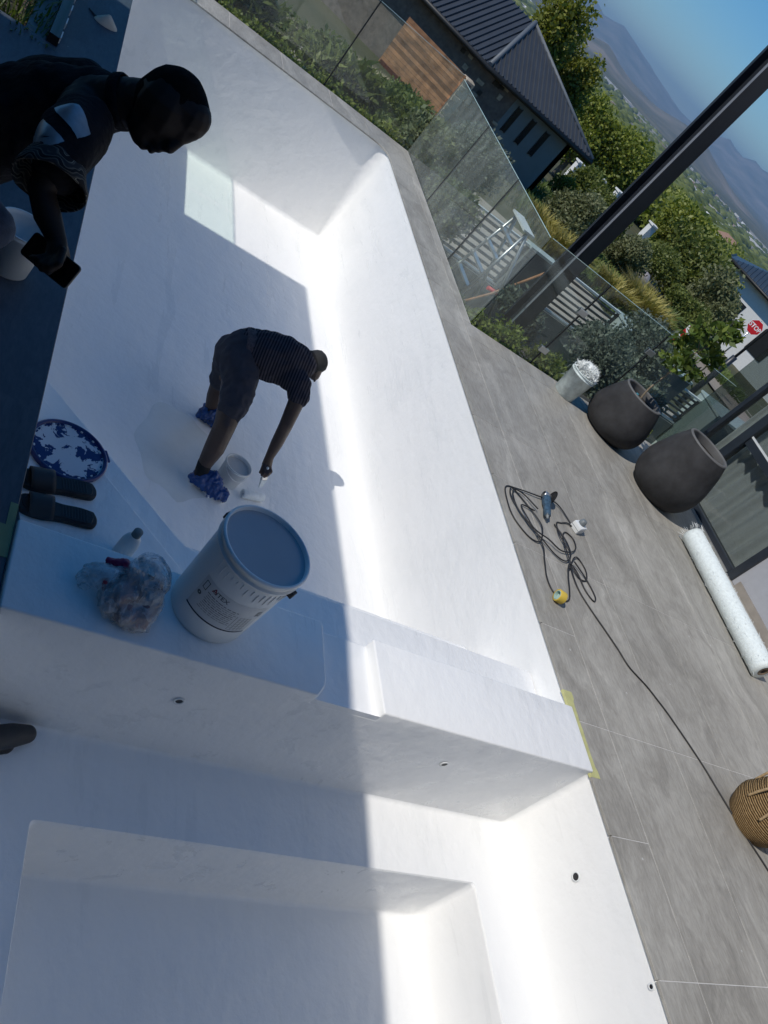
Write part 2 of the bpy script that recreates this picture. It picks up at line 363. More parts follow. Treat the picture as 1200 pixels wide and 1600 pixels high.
# ------------------------------------------------------------------ mesh helpers
class MB:
    def __init__(s): s.v = []; s.f = []; s.s = []
    def add(s, vs, fs, smooth=False, M=None):
        o = len(s.v)
        s.v += [tuple(M @ Vector(v)) if M else tuple(v) for v in vs]
        s.f += [tuple(i + o for i in f) for f in fs]
        s.s += [smooth] * len(fs); return s
    def box(s, x0, y0, z0, x1, y1, z1, M=None):
        vs = [(x0, y0, z0), (x1, y0, z0), (x1, y1, z0), (x0, y1, z0), (x0, y0, z1), (x1, y0, z1), (x1, y1, z1), (x0, y1, z1)]
        return s.add(vs, [(0, 3, 2, 1), (4, 5, 6, 7), (0, 1, 5, 4), (1, 2, 6, 5), (2, 3, 7, 6), (3, 0, 4, 7)], False, M)
    def prism(s, poly, z0, z1, M=None):
        n = len(poly)
        vs = [(x, y, z0) for x, y in poly] + [(x, y, z1) for x, y in poly]
        fs = [tuple(range(n - 1, -1, -1)), tuple(range(n, 2 * n))] + [(i, (i + 1) % n, n + (i + 1) % n, n + i) for i in range(n)]
        return s.add(vs, fs, False, M)
    def lathe(s, prof, seg=32, M=None, smooth=True):
        vs, fs = [], []
        for r, z in prof:
            for i in range(seg):
                a = 2 * math.pi * i / seg; vs.append((r * math.cos(a), r * math.sin(a), z))
        for k in range(len(prof) - 1):
            for i in range(seg):
                j = (i + 1) % seg; fs.append((k * seg + i, k * seg + j, (k + 1) * seg + j, (k + 1) * seg + i))
        s.add(vs, fs, smooth, M)
        return s
    def tube(s, path, r, seg=8, closed=False, caps=True):
        P = [Vector(p) for p in path]; n = len(P); vs, fs = [], []
        up = Vector((0, 0, 1)); prev = None
        for i, p in enumerate(P):
            a = P[(i - 1) % n] if (closed or i > 0) else p; b = P[(i + 1) % n] if (closed or i < n - 1) else p
            t = (b - a); t = t.normalized() if t.length > 1e-9 else Vector((0, 0, 1))
            if prev is None:
                x = t.cross(up)
                if x.length < 1e-3: x = t.cross(Vector((1, 0, 0)))
                x.normalize()
            else:
                x = prev - t * prev.dot(t)
                x = x.normalized() if x.length > 1e-6 else t.orthogonal().normalized()
            prev = x; y = t.cross(x); rr = r[i] if isinstance(r, (list, tuple)) else r
            for k in range(seg):
                an = 2 * math.pi * k / seg; vs.append(p + (x * math.cos(an) + y * math.sin(an)) * rr)
        m = n if closed else n - 1
        for i in range(m):
            i2 = (i + 1) % n
            for k in range(seg):
                k2 = (k + 1) % seg; fs.append((i * seg + k, i * seg + k2, i2 * seg + k2, i2 * seg + k))
        s.add(vs, fs, True)
        if caps and not closed:
            o = len(s.v) - len(vs)
            s.f.append(tuple(o + k for k in range(seg))[::-1]); s.s.append(False)
            s.f.append(tuple(o + (n - 1) * seg + k for k in range(seg))); s.s.append(False)
        return s
    def sphere(s, c, r, seg=12, rings=8, M=None):
        if not isinstance(r, (tuple, list)): r = (r, r, r)
        vs, fs = [], []
        for j in range(rings + 1):
            th = math.pi * j / rings
            for i in range(seg):
                a = 2 * math.pi * i / seg
                vs.append((c[0] + r[0] * math.sin(th) * math.cos(a), c[1] + r[1] * math.sin(th) * math.sin(a), c[2] + r[2] * math.cos(th)))
        for j in range(rings):
            for i in range(seg):
                k = (i + 1) % seg; fs.append((j * seg + i, (j + 1) * seg + i, (j + 1) * seg + k, j * seg + k))
        return s.add(vs, fs, True, M)
    def mesh(s, name):
        me = bpy.data.meshes.new(name); me.from_pydata(s.v, [], s.f)
        me.polygons.foreach_set('use_smooth', s.s); me.update(); return me
    def build(s, name, mat, parent=None, bevel=0, seg=2, rel=None):
        me = s.mesh(name)
        if bevel:
            bm = bmesh.new(); bm.from_mesh(me); bmesh.ops.recalc_face_normals(bm, faces=bm.faces)
            es = [e for e in bm.edges if e.is_manifold and e.calc_face_angle(0) > .6]
            bmesh.ops.bevel(bm, geom=es, offset=bevel, segments=seg, affect='EDGES', profile=.5, clamp_overlap=True)
            bm.to_mesh(me); bm.free()
            if seg > 1:
                me.polygons.foreach_set('use_smooth', [True] * len(me.polygons))
                me.set_sharp_from_angle(angle=R_(35))
        return link(name, me, mat, parent)
def link(name, me, mat, parent=None):
    o = bpy.data.objects.new(name, me); COL.objects.link(o)
    if mat is not None and not me.materials: me.materials.append(MAT[mat])
    if parent is not None:
        o.parent = parent; o.matrix_parent_inverse = Matrix.Translation(-Vector(parent.location)) if parent.rotation_euler[:] == (0, 0, 0) else (Matrix.LocRotScale(parent.location, parent.rotation_euler, parent.scale)).inverted()
    return o
def tag(o, label, cat, group=None):
    o['label'] = label; o['category'] = cat
    if group: o['group'] = group
    return o
def struct(o): o['kind'] = 'structure'; return o
def stuff(o): o['kind'] = 'stuff'; return o
def thing(name, loc, label, cat, group=None):
    o = bpy.data.objects.new(name, None); o.empty_display_size = .1; o.location = loc; COL.objects.link(o)
    return tag(o, label, cat, group)
def TM(loc=(0, 0, 0), rz=0, sc=(1, 1, 1), rx=0, ry=0):
    return Matrix.Translation(loc) @ Matrix.Rotation(rz, 4, 'Z') @ Matrix.Rotation(ry, 4, 'Y') @ Matrix.Rotation(rx, 4, 'X') @ Matrix.Diagonal((*sc, 1))
def spline(pts, n=8):
    P = [Vector(p) for p in pts]; out = []
    for i in range(len(P) - 1):
        a, b, c, d = P[max(i - 1, 0)], P[i], P[i + 1], P[min(i + 2, len(P) - 1)]
        for k in range(n):
            t = k / n; out.append(.5 * ((2 * b) + (c - a) * t + (2 * a - 5 * b + 4 * c - d) * t * t + (3 * b - a - 3 * c + d) * t ** 3))
    out.append(P[-1]); return out
def blob(name, chains, mat, parent, voxel=.01, smooth=4, extra=None, disp=None):
    """one continuous surface: chains of (x,y,z,r) swept with spheres and tapered tubes, remeshed together"""
    m = MB()
    for ch in chains:
        for k in range(len(ch) - 1):
            a, b = ch[k], ch[k + 1]; A, B = Vector(a[:3]), Vector(b[:3])
            n = max(2, int((B - A).length / (max(min(a[3], b[3]), .004) * .45)) + 1)
            for i in range(n + 1):
                t = i / n; m.sphere(A.lerp(B, t), a[3] + (b[3] - a[3]) * t, 12, 8)
        if len(ch) == 1: m.sphere(ch[0][:3], ch[0][3], 14, 10)
    if extra: extra(m)
    me = m.mesh(name + '_src'); o = bpy.data.objects.new(name + '_src', me); COL.objects.link(o)
    r = o.modifiers.new('r', 'REMESH'); r.mode = 'VOXEL'; r.voxel_size = voxel; r.use_smooth_shade = True
    s = o.modifiers.new('s', 'SMOOTH'); s.iterations = smooth; s.factor = .5
    dg = bpy.context.evaluated_depsgraph_get(); ev = o.evaluated_get(dg)
    out = bpy.data.meshes.new_from_object(ev); out.name = name
    bpy.data.objects.remove(o); bpy.data.meshes.remove(me)
    if disp:
        nv = len(out.vertices); co = np.empty(nv * 3); no = np.empty(nv * 3)
        out.vertices.foreach_get('co', co); out.vertex_normals.foreach_get('vector', no)
        co = co.reshape(-1, 3); no = no.reshape(-1, 3)
        d = np.array([disp(Vector(c)) for c in co]); co += no * d[:, None]
        out.vertices.foreach_set('co', co.ravel()); out.update()
    out.polygons.foreach_set('use_smooth', [True] * len(out.polygons))
    return link(name, out, mat, parent)
def foliage(name, blobs, n, size, mat, parent=None, seed=1, elong=1.7, shell=.55, up=.25, flat=None):
    """leaf-sized faces spread through a crown made of blobs ((x,y,z),(rx,ry,rz))"""
    g = np.random.default_rng(seed)
    C = np.array([b[0] for b in blobs], float); Rr = np.array([b[1] for b in blobs], float)
    w = (Rr.prod(1)) ** (2 / 3); idx = g.choice(len(blobs), n, p=w / w.sum())
    d = g.normal(size=(n, 3)); d /= np.linalg.norm(d, axis=1)[:, None]
    rad = shell + (1 - shell) * g.random(n) ** .6; rad *= 1 + .10 * g.normal(size=n)
    p = C[idx] + Rr[idx] * d * rad[:, None]
    if flat is not None: p = p[p[:, 2] > flat]; d = d[:len(p)]; n = len(p)
    a = g.normal(size=(n, 3)) + d * .5 + np.array([0, 0, up]); a /= np.linalg.norm(a, axis=1)[:, None]
    b = np.cross(a, g.normal(size=(n, 3))); b /= np.linalg.norm(b, axis=1)[:, None]; c = np.cross(a, b)
    s = size * (.6 + .8 * g.random(n))[:, None]
    v = np.stack([p - a * s * elong * .5, p + b * s * .5 + c * s * .12, p + a * s * elong * .5, p - b * s * .5 + c * s * .12], 1).reshape(-1, 3)
    me = bpy.data.meshes.new(name); me.vertices.add(4 * n); me.vertices.foreach_set('co', v.ravel())
    me.loops.add(4 * n); me.loops.foreach_set('vertex_index', np.arange(4 * n, dtype=np.int32))
    me.polygons.add(n); me.polygons.foreach_set('loop_start', np.arange(0, 4 * n, 4, dtype=np.int32))
    me.update(calc_edges=True); me.validate()
    return link(name, me, mat, parent)
def blades(name, spots, n, h, spread, mat, parent=None, seed=1, width=.012, droop=.6):
    """grass: curved two-segment blades standing on each (x,y,z) spot"""
    g = np.random.default_rng(seed); S = np.array(spots, float); k = g.integers(0, len(S), n)
    an = g.random(n) * 2 * np.pi; rr = np.sqrt(g.random(n)) * spread
    base = S[k] + np.stack([rr * np.cos(an), rr * np.sin(an), 0 * an], 1)
    a2 = an + g.normal(size=n) * .7; lean = (.25 + droop * g.random(n)); hh = h * (.55 + .6 * g.random(n))
    dr = np.stack([np.cos(a2), np.sin(a2), 0 * a2], 1); pr = np.stack([-np.sin(a2), np.cos(a2), 0 * a2], 1) * width * (.6 + .8 * g.random(n))[:, None]
    z = np.array([0, 0, 1.])
    mid = base + z * (hh * .6)[:, None] + dr * (lean * hh * .35)[:, None]; tip = base + z * (hh * (1 - .35 * lean))[:, None] + dr * (lean * hh)[:, None]
    v = np.stack([base - pr, base + pr, mid + pr * .8, mid - pr * .8, tip], 1).reshape(-1, 3)
    o = (np.arange(n) * 5)[:, None]
    q = (o + np.array([0, 1, 2, 3])).ravel(); t = (o + np.array([3, 2, 4])).ravel()
    me = bpy.data.meshes.new(name); me.vertices.add(5 * n); me.vertices.foreach_set('co', v.ravel())
    me.loops.add(7 * n); me.loops.foreach_set('vertex_index', np.concatenate([q, t]).astype(np.int32))
    me.polygons.add(2 * n); me.polygons.foreach_set('loop_start', np.concatenate([np.arange(0, 4 * n, 4), 4 * n + np.arange(0, 3 * n, 3)]).astype(np.int32))
    me.update(calc_edges=True); me.validate()
    return link(name, me, mat, parent)
def text_mesh(txt, size, bold=0.0):
    c = bpy.data.curves.new('t', 'FONT'); c.body = txt; c.size = size; c.align_x = 'CENTER'; c.align_y = 'CENTER'; c.offset = bold; c.resolution_u = 3
    o = bpy.data.objects.new('t', c); COL.objects.link(o)
    dg = bpy.context.evaluated_depsgraph_get(); me = bpy.data.meshes.new_from_object(o.evaluated_get(dg))
    bpy.data.objects.remove(o); bpy.data.curves.remove(c); return me
def rrect(x0, y0, x1, y1, r, n=8):
    out = []
    for cx, cy, a0 in ((x1 - r, y0 + r, -90), (x1 - r, y1 - r, 0), (x0 + r, y1 - r, 90), (x0 + r, y0 + r, 180)):
        for k in range(n + 1):
            a = R_(a0 + 90 * k / n); out.append((cx + r * math.cos(a), cy + r * math.sin(a)))
    return out
def loft(rings, close=True):
    """rings: list of (list of xy, z); returns verts, faces facing inwards/upwards"""
    n = len(rings[0][0]); vs, fs = [], []
    for xy, z in rings: vs += [(x, y, z) for x, y in xy]
    for k in range(len(rings) - 1):
        for i in range(n):
            j = (i + 1) % n; fs.append((k * n + i, (k + 1) * n + i, (k + 1) * n + j, k * n + j))
    if close: fs.append(tuple((len(rings) - 1) * n + i for i in range(n)))
    return vs, fs

# ------------------------------------------------------------------ terrain, mountains
ZG = [(0, -1.7), (10, -1.8), (14, -2.0), (27, -2.9), (40, -3.8), (50, -4.8), (80, -7.2), (150, -11.5), (300, -18.5), (700, -36), (1500, -64), (4000, -118), (60000, -130)]
def ground_z(x, y):
    r = math.hypot(x, y)
    for (a, za), (b, zb) in zip(ZG, ZG[1:]):
        if r <= b: z = za + (zb - za) * (r - a) / (b - a); break
    return z + (noise.noise(Vector((x * .08, y * .08, 0))) * min(.25, r * .006) if r > 12 else 0) + (noise.noise(Vector((x * .006, y * .006, 3))) * 3 if r > 250 else 0)
def az(a, r): return (math.sin(R_(a)) * r, math.cos(R_(a)) * r)
gm = MB(); rs = [0.01, 5, 9, 12, 15, 18, 22, 26, 31, 37, 44, 52, 62, 75, 90, 110, 140, 180, 240, 320, 430, 600, 850, 1200, 1700, 2500, 4000, 7000, 12000, 25000, 55000]
NA = 120
for r in rs:
    for k in range(NA):
        x, y = az(360 * k / NA, r); gm.v.append((x, y, ground_z(x, y)))
for j in range(len(rs) - 1):
    for k in range(NA):
        k2 = (k + 1) % NA; gm.f.append((j * NA + k, j * NA + k2, (j + 1) * NA + k2, (j + 1) * NA + k)); gm.s.append(True)
struct(gm.build('ground', 'earth'))
def ridge(name, dist, prof, back, seed, rough):
    m = MB(); a0, a1 = prof[0][0], prof[-1][0]; n = 260; rows = 14
    for j in range(rows + 1):
        t = j / rows
        for i in range(n + 1):
            a = a0 + (a1 - a0) * i / n
            for (pa, pe), (qa, qe) in zip(prof, prof[1:]):
                if a <= qa + 1e-6: e = pe + (qe - pe) * (a - pa) / (qa - pa); break
            crest = dist * math.tan(R_(e)) + 2 + 140
            nz = noise.fractal(Vector((a * .9, seed, t * 2.2)), 1.0, 2.1, 6)
            if t <= .8:
                s = t / .8; h = crest * (s ** 1.5) * (1 + rough * nz * (1 - s) * 1.2) + crest * .04 * nz * s
            else:
                s = (t - .8) / .2; h = crest * (1 - s) ** 1.2 + crest * .04 * nz * (1 - s)
            r = dist + back * (t - .8) / .8 + back * .10 * nz * (1 - abs(t - .8))
            x, y = az(a, r); m.v.append((x, y, -140 + max(h, 0)))
    for j in range(rows):
        for i in range(n):
            k = j * (n + 1) + i; m.f.append((k, k + 1, k + n + 2, k + n + 1)); m.s.append(True)
    return struct(m.build(name, 'rock'))
ridge('hills', 9000, [(-60, .8), (-30, 1.0), (0, .7), (14, .2), (20, -.5), (24.4, -.6), (26.5, -.32), (27.8, .05), (28.7, -.26), (30.3, -.45), (32.4, -.39), (34.2, .1), (35.3, .30), (37, -.1), (39, -.5), (42, -.75), (47, -.6), (55, -.3), (75, .6), (110, 1.2)], 3200, 4.2, .5)
ridge('mountain_range', 24000, [(-60, 1.4), (-20, 1.5), (5, 1.1), (18, 1.5), (23, 1.3), (25.6, 1.05), (26.4, .85), (27.6, 1.22), (29.1, 1.0), (31.9, .55), (33.3, .33), (35, .4), (36, .8), (36.9, 1.28), (37.8, .95), (38.7, 1.42), (39.3, 1.36), (40.3, 1.6), (42, 1.4), (46, 1.6), (60, 1.2), (110, 1.5)], 6000, 9.7, .4)
# valley town and woods: too far to tell the pieces apart
g = np.random.default_rng(5); tm = MB()
for k in range(3500):
    r = 420 * (12 ** (g.random() ** .9)); a = 14 + 40 * g.random(); x, y = az(a, r)
    if noise.noise(Vector((x * .0018, y * .0018, 1))) < -.08: continue
    s = (4 + 7 * g.random()) * (1 + r / 3000); z = ground_z(x, y); s *= .8; tm.box(-s, -s * .6, -3, s, s * .6, 4.5 + s * .4, TM((x, y, z), g.random() * 3))
for k in range(22):
    r = 3300 + 1500 * g.random(); a = 22 + 22 * g.random(); x, y = az(a, r); s = 60 + 90 * g.random()
    tm.box(-s, -22, -10, s, 22, 15, TM((x, y, ground_z(x, y)), R_(-a) + g.normal() * .1))
stuff(tm.build('distant_town', 'town'))
wm = MB()
for k in range(5200):
    r = 330 * (14 ** (g.random() ** 1.1)); a = 14 + 40 * g.random(); x, y = az(a, r)
    s = (3 + 4.5 * g.random()) * (1 + r / 2600); z = ground_z(x, y)
    wm.sphere((x, y, z + s * .45), (s * 1.3, s * 1.3, s * .8), 6, 4)
stuff(wm.build('distant_woodland', 'leaf_dark'))
bl = []
for k in range(330):
    r = 95 * (4.8 ** (g.random() ** 1.1)); a = 14 + 40 * g.random(); x, y = az(a, r); s = (1.3 + 1.5 * g.random()) * (1 + r / 500)
    bl.append(((x, y, ground_z(x, y) + s * .95), (s * 1.15, s * 1.15, s)))
stuff(foliage('woodland', bl, 150000, .42, 'leaf_green', None, 11, 1.3, .75))
ct = MB()
for (c, r) in bl: ct.sphere(c, (r[0] * .78, r[1] * .78, r[2] * .78), 8, 6)
stuff(ct.build('woodland_core', 'leaf_dark'))

# ------------------------------------------------------------------ pool
W_, YF, YN, YD0, YD1 = 2.8, 7.275, .92, .277, .631
DEP, SPA_B, SPA_F = 1.254, .616, 1.07
pool = thing('swimming_pool', (1.4, 3.5, -DEP), 'empty white fibreglass pool with a spa section, freshly coated', 'pool')
def shell(x0, y0, x1, y1, zt, zb, rc, rf, steps=6, rb=None):
    out = []; rt = rc; rb = rc if rb is None else rb
    for k in range(13):
        rc = rt + (rb - rt) * (k / 12) ** .8
        out.append((rrect(x0, y0, x1, y1, rc), zt + (zb + rf - zt) * k / 12))
    for k in range(1, steps + 1):
        a = math.pi / 2 * k / steps; i = rf * (1 - math.cos(a)); z = zb + rf * (1 - math.sin(a))
        out.append((rrect(x0 + i, y0 + i, x1 - i, y1 - i, max(rc - i, .02)), z))
    return out
vs_, fs_ = loft(shell(0, .55, W_ + .004, YF, -.016, -DEP, .175, .05, 6, .045))
fs_ = [f for f in fs_ if not (len(f) == 4 and sum(vs_[i][1] for i in f) / 4 < .60 and sum(vs_[i][2] for i in f) / 4 > -.6)]   # hidden inside the dividing wall
m = MB(); m.add(vs_, fs_, True); o = m.build('basin', 'gelcoat', pool); o.data.set_sharp_from_angle(angle=R_(50))
o['label'] = 'deep white main basin with rounded corners'
# spa: walls, bench ring, footwell
SP_Y0 = -2.3
r1 = shell(0, SP_Y0, W_ + .004, YD0, -.016, -SPA_B, .03, .025, 4)
r2 = [(rrect(.396, SP_Y0 + .45, 2.5, -.053, .02), -SPA_B), (rrect(.400, SP_Y0 + .454, 2.496, -.057, .02), -SPA_B - .008)] + shell(.400, SP_Y0 + .454, 2.496, -.057, -SPA_B - .012, -SPA_F, .03, .022, 4)
vs_, fs_ = loft(r1 + r2)
m = MB(); m.add(vs_, fs_, True); o = m.build('spa_basin', 'gelcoat', pool); o.data.set_sharp_from_angle(angle=R_(40))
o['label'] = 'white spa basin with bench and sunken footwell'
# dividing wall: one solid with a sunken spillway between two raised tops
f_, b_, zt_, zn_, zb_ = YD0 - .0018, YD1, .016, -.043, -.65
edge = [(1.168, f_), (1.204, .325), (1.212, .36), (1.224, .615), (1.214, b_)]
m = MB()
def poly(pts): o = len(m.v); m.v.extend(pts); m.f.append(tuple(range(o, o + len(pts)))); m.s.append(False)
poly([(.002, f_, zt_)] + [(x, y, zt_) for x, y in edge] + [(.002, b_, zt_)])
poly([(1.489, f_, zt_), (W_, f_, zt_), (W_, b_, zt_), (1.489, b_, zt_)])
poly([(x, y, zn_) for x, y in edge[::-1]] + [(1.489, f_, zn_), (1.489, b_, zn_)])
for p, q in zip(edge, edge[1:]): poly([(*p, zt_), (*p, zn_), (*q, zn_), (*q, zt_)])
poly([(1.489, f_, zn_), (1.489, f_, zt_), (1.489, b_, zt_), (1.489, b_, zn_)])
for y_, xe in ((f_, 1.168), (b_, 1.214)): poly([(.002, y_, zb_), (W_, y_, zb_), (W_, y_, zt_), (1.489, y_, zt_), (1.489, y_, zn_), (xe, y_, zn_), (xe, y_, zt_), (.002, y_, zt_)])
poly([(.002, f_, zb_), (.002, f_, zt_), (.002, b_, zt_), (.002, b_, zb_)]); poly([(W_, f_, zb_), (W_, f_, zt_), (W_, b_, zt_), (W_, b_, zb_)]); poly([(.002, f_, zb_), (W_, f_, zb_), (W_, b_, zb_), (.002, b_, zb_)])
me = m.mesh('dividing_wall'); bm = bmesh.new(); bm.from_mesh(me); bmesh.ops.remove_doubles(bm, verts=bm.verts, dist=.0004); bmesh.ops.recalc_face_normals(bm, faces=bm.faces)
bmesh.ops.bevel(bm, geom=[e for e in bm.edges if e.is_manifold and e.calc_face_angle(0) > .5 and max(v.co.z for v in e.verts) > -.3], offset=.008, segments=3, affect='EDGES', profile=.5, clamp_overlap=True)
bmesh.ops.triangulate(bm, faces=[f for f in bm.faces if len(f.verts) > 4]); bm.to_mesh(me); bm.free()
me.polygons.foreach_set('use_smooth', [True] * len(me.polygons)); me.set_sharp_from_angle(angle=R_(35)); link('dividing_wall', me, 'gelcoat', pool)
m = MB(); m.prism([(.002, YD0 + .006), (W_, YD0 + .006), (W_, .94), (.76, .94), (.70, .955), (.655, .99), (.002, 1.625)], -1.25, -.17)
m.build('ledge', 'gelcoat', pool, .012, 3)
m = MB(); m.prism([(.003, .5), (.83, .5), (.80, .635), (.003, 1.432)], -.20, -.12); m.build('corner_shelf', 'gelcoat', pool, .008, 3)
m = MB(); m.prism([(.5, .8), (W_, .8), (W_, 1.20), (2.72, 1.285), (.5, 1.285)], -1.25, -.5); m.build('bench', 'gelcoat', pool, .03, 4)
for nm, cx, cz, rr in (('jet', .727, -.234, .014), ('jet', 2.024, -.22, .014)):
    m = MB(); M = TM((cx, YD0 - .004, cz), 0, (1, 1, 1), R_(90))
    m.lathe([(rr, -.02), (rr, .003), (rr + .008, .003), (rr + .008, 0)], 20, M); o = m.build(nm, 'white_plastic', pool)
    m = MB(); m.lathe([(rr, -.001), (0, -.001)], 20, TM((cx, YD0 - .0058, cz), 0, (1, 1, 1), R_(90))); m.build('jet_opening', 'black_plastic', o)
for cy_, cz, rr in ((-.12, -.257, .017), (-.631, -.045, .009)):
    m = MB(); m.lathe([(rr + .007, 0), (rr + .006, .004), (rr, .004), (rr, -.02)], 20, TM((W_ + .001, cy_, cz), 0, (1, 1, 1), 0, R_(-90))); o = m.build('jet', 'white_plastic', pool)
    m = MB(); m.lathe([(rr, .001), (0, .001)], 20, TM((W_, cy_, cz), 0, (1, 1, 1), 0, R_(-90))); m.build('jet_opening', 'black_plastic', o)

# ------------------------------------------------------------------ decks
GAP = .0045
terr = MB(); terr.box(W_ + .006, -4.2, -1.9, 5.95, 4.36, -.0022); terr.box(W_ + .006, 4.36, -1.9, 3.19, 7.74, -.0022); terr.box(-.42, YF + .004, -1.9, W_ + .006, 7.74, -.0022); 
terr.box(-.42, SP_Y0 - 1.9, -1.9, 5.95, SP_Y0 - .004, -.018)
terrace = struct(terr.build('terrace', 'grout'))
def tile(x0, y0, x1, y1, poly=None):
    m = MB()
    if poly: m.prism(poly, -.0155, 0)
    else: m.box(x0 + GAP / 2, y0 + GAP / 2, -.0155, x1 - GAP / 2, y1 - GAP / 2, 0)
    return m.build('tile', 'tile', terrace, .0012, 1)
y = -.62 - .593 * 5
while y < 6.95:
    y2 = y + .593
    if y2 > 7.004 - .1: y2 = 7.004
    tile(W_ - .010, y, 3.085, y2); y = y2
    if y >= 7.0: break
xs = [3.085, 3.67, 4.255, 4.84, 5.425, 5.945]
for a, b in zip(xs, xs[1:]):
    y = -.62 - 1.186 * 3
    while y < 4.35:
        y2 = min(y + 1.186, 4.36); tile(a, y, b, y2); y = y2
y = 4.36
while y < 7.0:
    y2 = min(y + 1.186, 7.004); tile(3.085, y, 3.185, y2); y = y2
xs = [-.41, .28, .88, 1.48, 2.08, 2.55]
for a, b in zip(xs, xs[1:]): tile(a, YF - .027, b, 7.74)
arc = [(2.62 + .17 * math.cos(R_(a)), 7.078 + .17 * math.sin(R_(a))) for a in range(0, 91, 10)]
tile(0, 0, 0, 0, [(2.551, 7.739), (2.551, 7.248)] + arc[::-1] + [(2.79, 7.006), (3.184, 7.006), (3.184, 7.739)])
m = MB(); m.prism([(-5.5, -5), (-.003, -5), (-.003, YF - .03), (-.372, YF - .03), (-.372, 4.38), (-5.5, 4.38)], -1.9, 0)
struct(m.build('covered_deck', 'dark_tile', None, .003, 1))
m = MB(); m.prism([(-.56, 4.384), (-.44, 4.384), (-.44, 8.2), (-.56, 8.2)], -1.9, -.02)
tag(m.build('parapet', 'kerb_grey'), 'grey parapet kerb beside the balustrade left of the dark deck', 'kerb')
# patio roof over the covered deck (its edge draws the long shadow line in the pool)
rf = thing('patio_house', (-3.2, .3, 0), 'flat-roofed patio house whose shadow covers the left deck and half the pool', 'house')
m = MB(); m.prism([(-6.5, -6), (-1.85, -6), (-1.44, -.9), (-1.335, .45), (-1.335, 5.66), (-3.15, 5.66), (-3.15, 4.1), (-6.5, 4.1)], 2.75, 2.95); m.build('roof_slab', 'roof_paint', rf)
m = MB(); m.box(-6.4, -5, 0.002, -6.2, 4.0, 2.748); m.build('back_wall', 'frame_navy', rf)
m = MB(); m.box(-6.8, -6, 2.952, -6.0, 3.7, 6.6); m.build('added_upper_storey', 'nb_wall', rf)  # unseen storey, added to block skylight from the left
m = MB(); m.box(-6.15, -5.2, .003, 5.9, -4.95, 6.4); m.build('sky_block_wall', 'nb_wall', rf)  # unseen wall behind the camera, added to cut sky fill on the spa

# ------------------------------------------------------------------ frameless glass balustrades
def balustrade(label, joints, axis, fixed, z0, z1, mat='glass', clamps=True, rail=False):
    a0 = joints[0]; loc = (a0, fixed, 0) if axis == 'x' else (fixed, a0, 0)
    t = thing('glass_balustrade', loc, label, 'balustrade', 'frameless glass balustrades round the pool deck')
    for k, (a, b) in enumerate(zip(joints, joints[1:])):
        if axis == 'x': bx = (a + .007, fixed - .006, z0, b - .007, fixed + .006, z1)
        else: bx = (fixed - .006, a + .007, z0, fixed + .006, b - .007, z1)
        m = MB(); m.box(*bx); gp = m.build('glass_panel', mat, t); m = MB(); m.box(bx[0] + .0005, bx[1] + .0005, z1 + .0004, bx[3] - .0005, bx[4] - .0005, z1 + .003); m.build('polished_edge', 'glass_edge', gp)
        if k and mat != 'clear_glass':
            m = MB()
            if axis == 'x': m.box(a - .0065, fixed - .007, z0, a + .0065, fixed + .007, z1 - .004)
            else: m.box(fixed - .007, a - .0065, z0, fixed + .007, a + .0065, z1 - .004)
            m.build('seal', 'black_rubber', t)
    return t
balustrade('glass balustrade along the far end of the pool, in front of the timber gate', [-.4, .75, 2.03, 3.19], 'x', 7.80, -.25, .96)
balustrade('dusty glass balustrade running down the right side of the pool coping', [4.415, 5.43, 6.57, 7.79], 'y', 3.205, -.25, .93, 'dusty_glass')
t = balustrade('glass balustrade behind the white bucket and the first pot', [3.205, 3.955, 4.83, 5.93], 'x', 4.40, -.12, .94)
for x_, z_ in ((3.955, .62), (3.955, .16), (4.83, .70)):
    m = MB(); m.box(x_ - .05, 4.383, z_ - .028, x_ + .05, 4.393, z_ + .028); m.box(x_ - .05, 4.407, z_ - .028, x_ + .05, 4.417, z_ + .028); m.build('hinge', 'aluminium', t, .004, 1)
t = balustrade('glass balustrade on a black channel left of the dark deck', [4.40, 5.35, 6.42, 7.75], 'y', -.405, .03, 1.02, 'clear_glass')
m = MB(); m.box(-.436, 4.385, -.018, -.374, 7.75, .055); m.build('channel', 'black_plastic', t)
for k in range(13):
    m = MB(); m.box(-.378, 4.42 + k * .262, .012, -.366, 4.53 + k * .262, .05); m.build('clamp', 'white_plastic', t)

# ------------------------------------------------------------------ house on the right
hs = thing('house', (7.5, 1, 0), 'grey plastered house with curtained sliding doors along the sunny deck', 'house')
HX = 5.95
m = MB(); m.box(HX, -4, 0.001, HX + .25, 2.66, 3.0); m.build('wall', 'plaster', hs)
m = MB(); m.box(HX + .03, 2.66, 2.35, HX + .25, 4.2, 3.0); m.build('lintel', 'plaster', hs)
m = MB(); m.box(HX + .06, -4, 3.0, 11, 4.2, 6.3); m.build('added_upper_storey', 'light_plaster', hs)  # out-of-view storey, added to bounce neutral sunlight into the shaded pool
m = MB(); m.box(HX + .9, -3.9, .001, 10.9, -3.8, 3); m.box(10.8, -3.8, .001, 10.9, 4.2, 3); m.box(HX + .9, 4.12, .001, 10.8, 4.2, 3); m.box(HX + .25, -3.8, -.15, 10.9, 4.2, -.002); m.build('room', 'dark_room', hs)
m = MB(); m.box(HX - .018, -4, .0015, HX - .001, 2.6, .07); m.build('skirting', 'skirting_tan', hs)
dr = MB()
for (y0, y1, z0, z1) in ((2.66, 2.74, .002, 2.35), (3.80, 3.90, .002, 2.35), (4.15, 4.2, .002, 2.35), (2.74, 3.80, .002, .07), (3.90, 4.15, .002, .06), (2.74, 3.80, 2.25, 2.35), (3.9, 4.15, 2.27, 2.35)):
    dr.box(HX - .03, y0, z0, HX + .05, y1, z1)
d_ = dr.build('door_frame', 'frame_navy', hs, .004, 1)
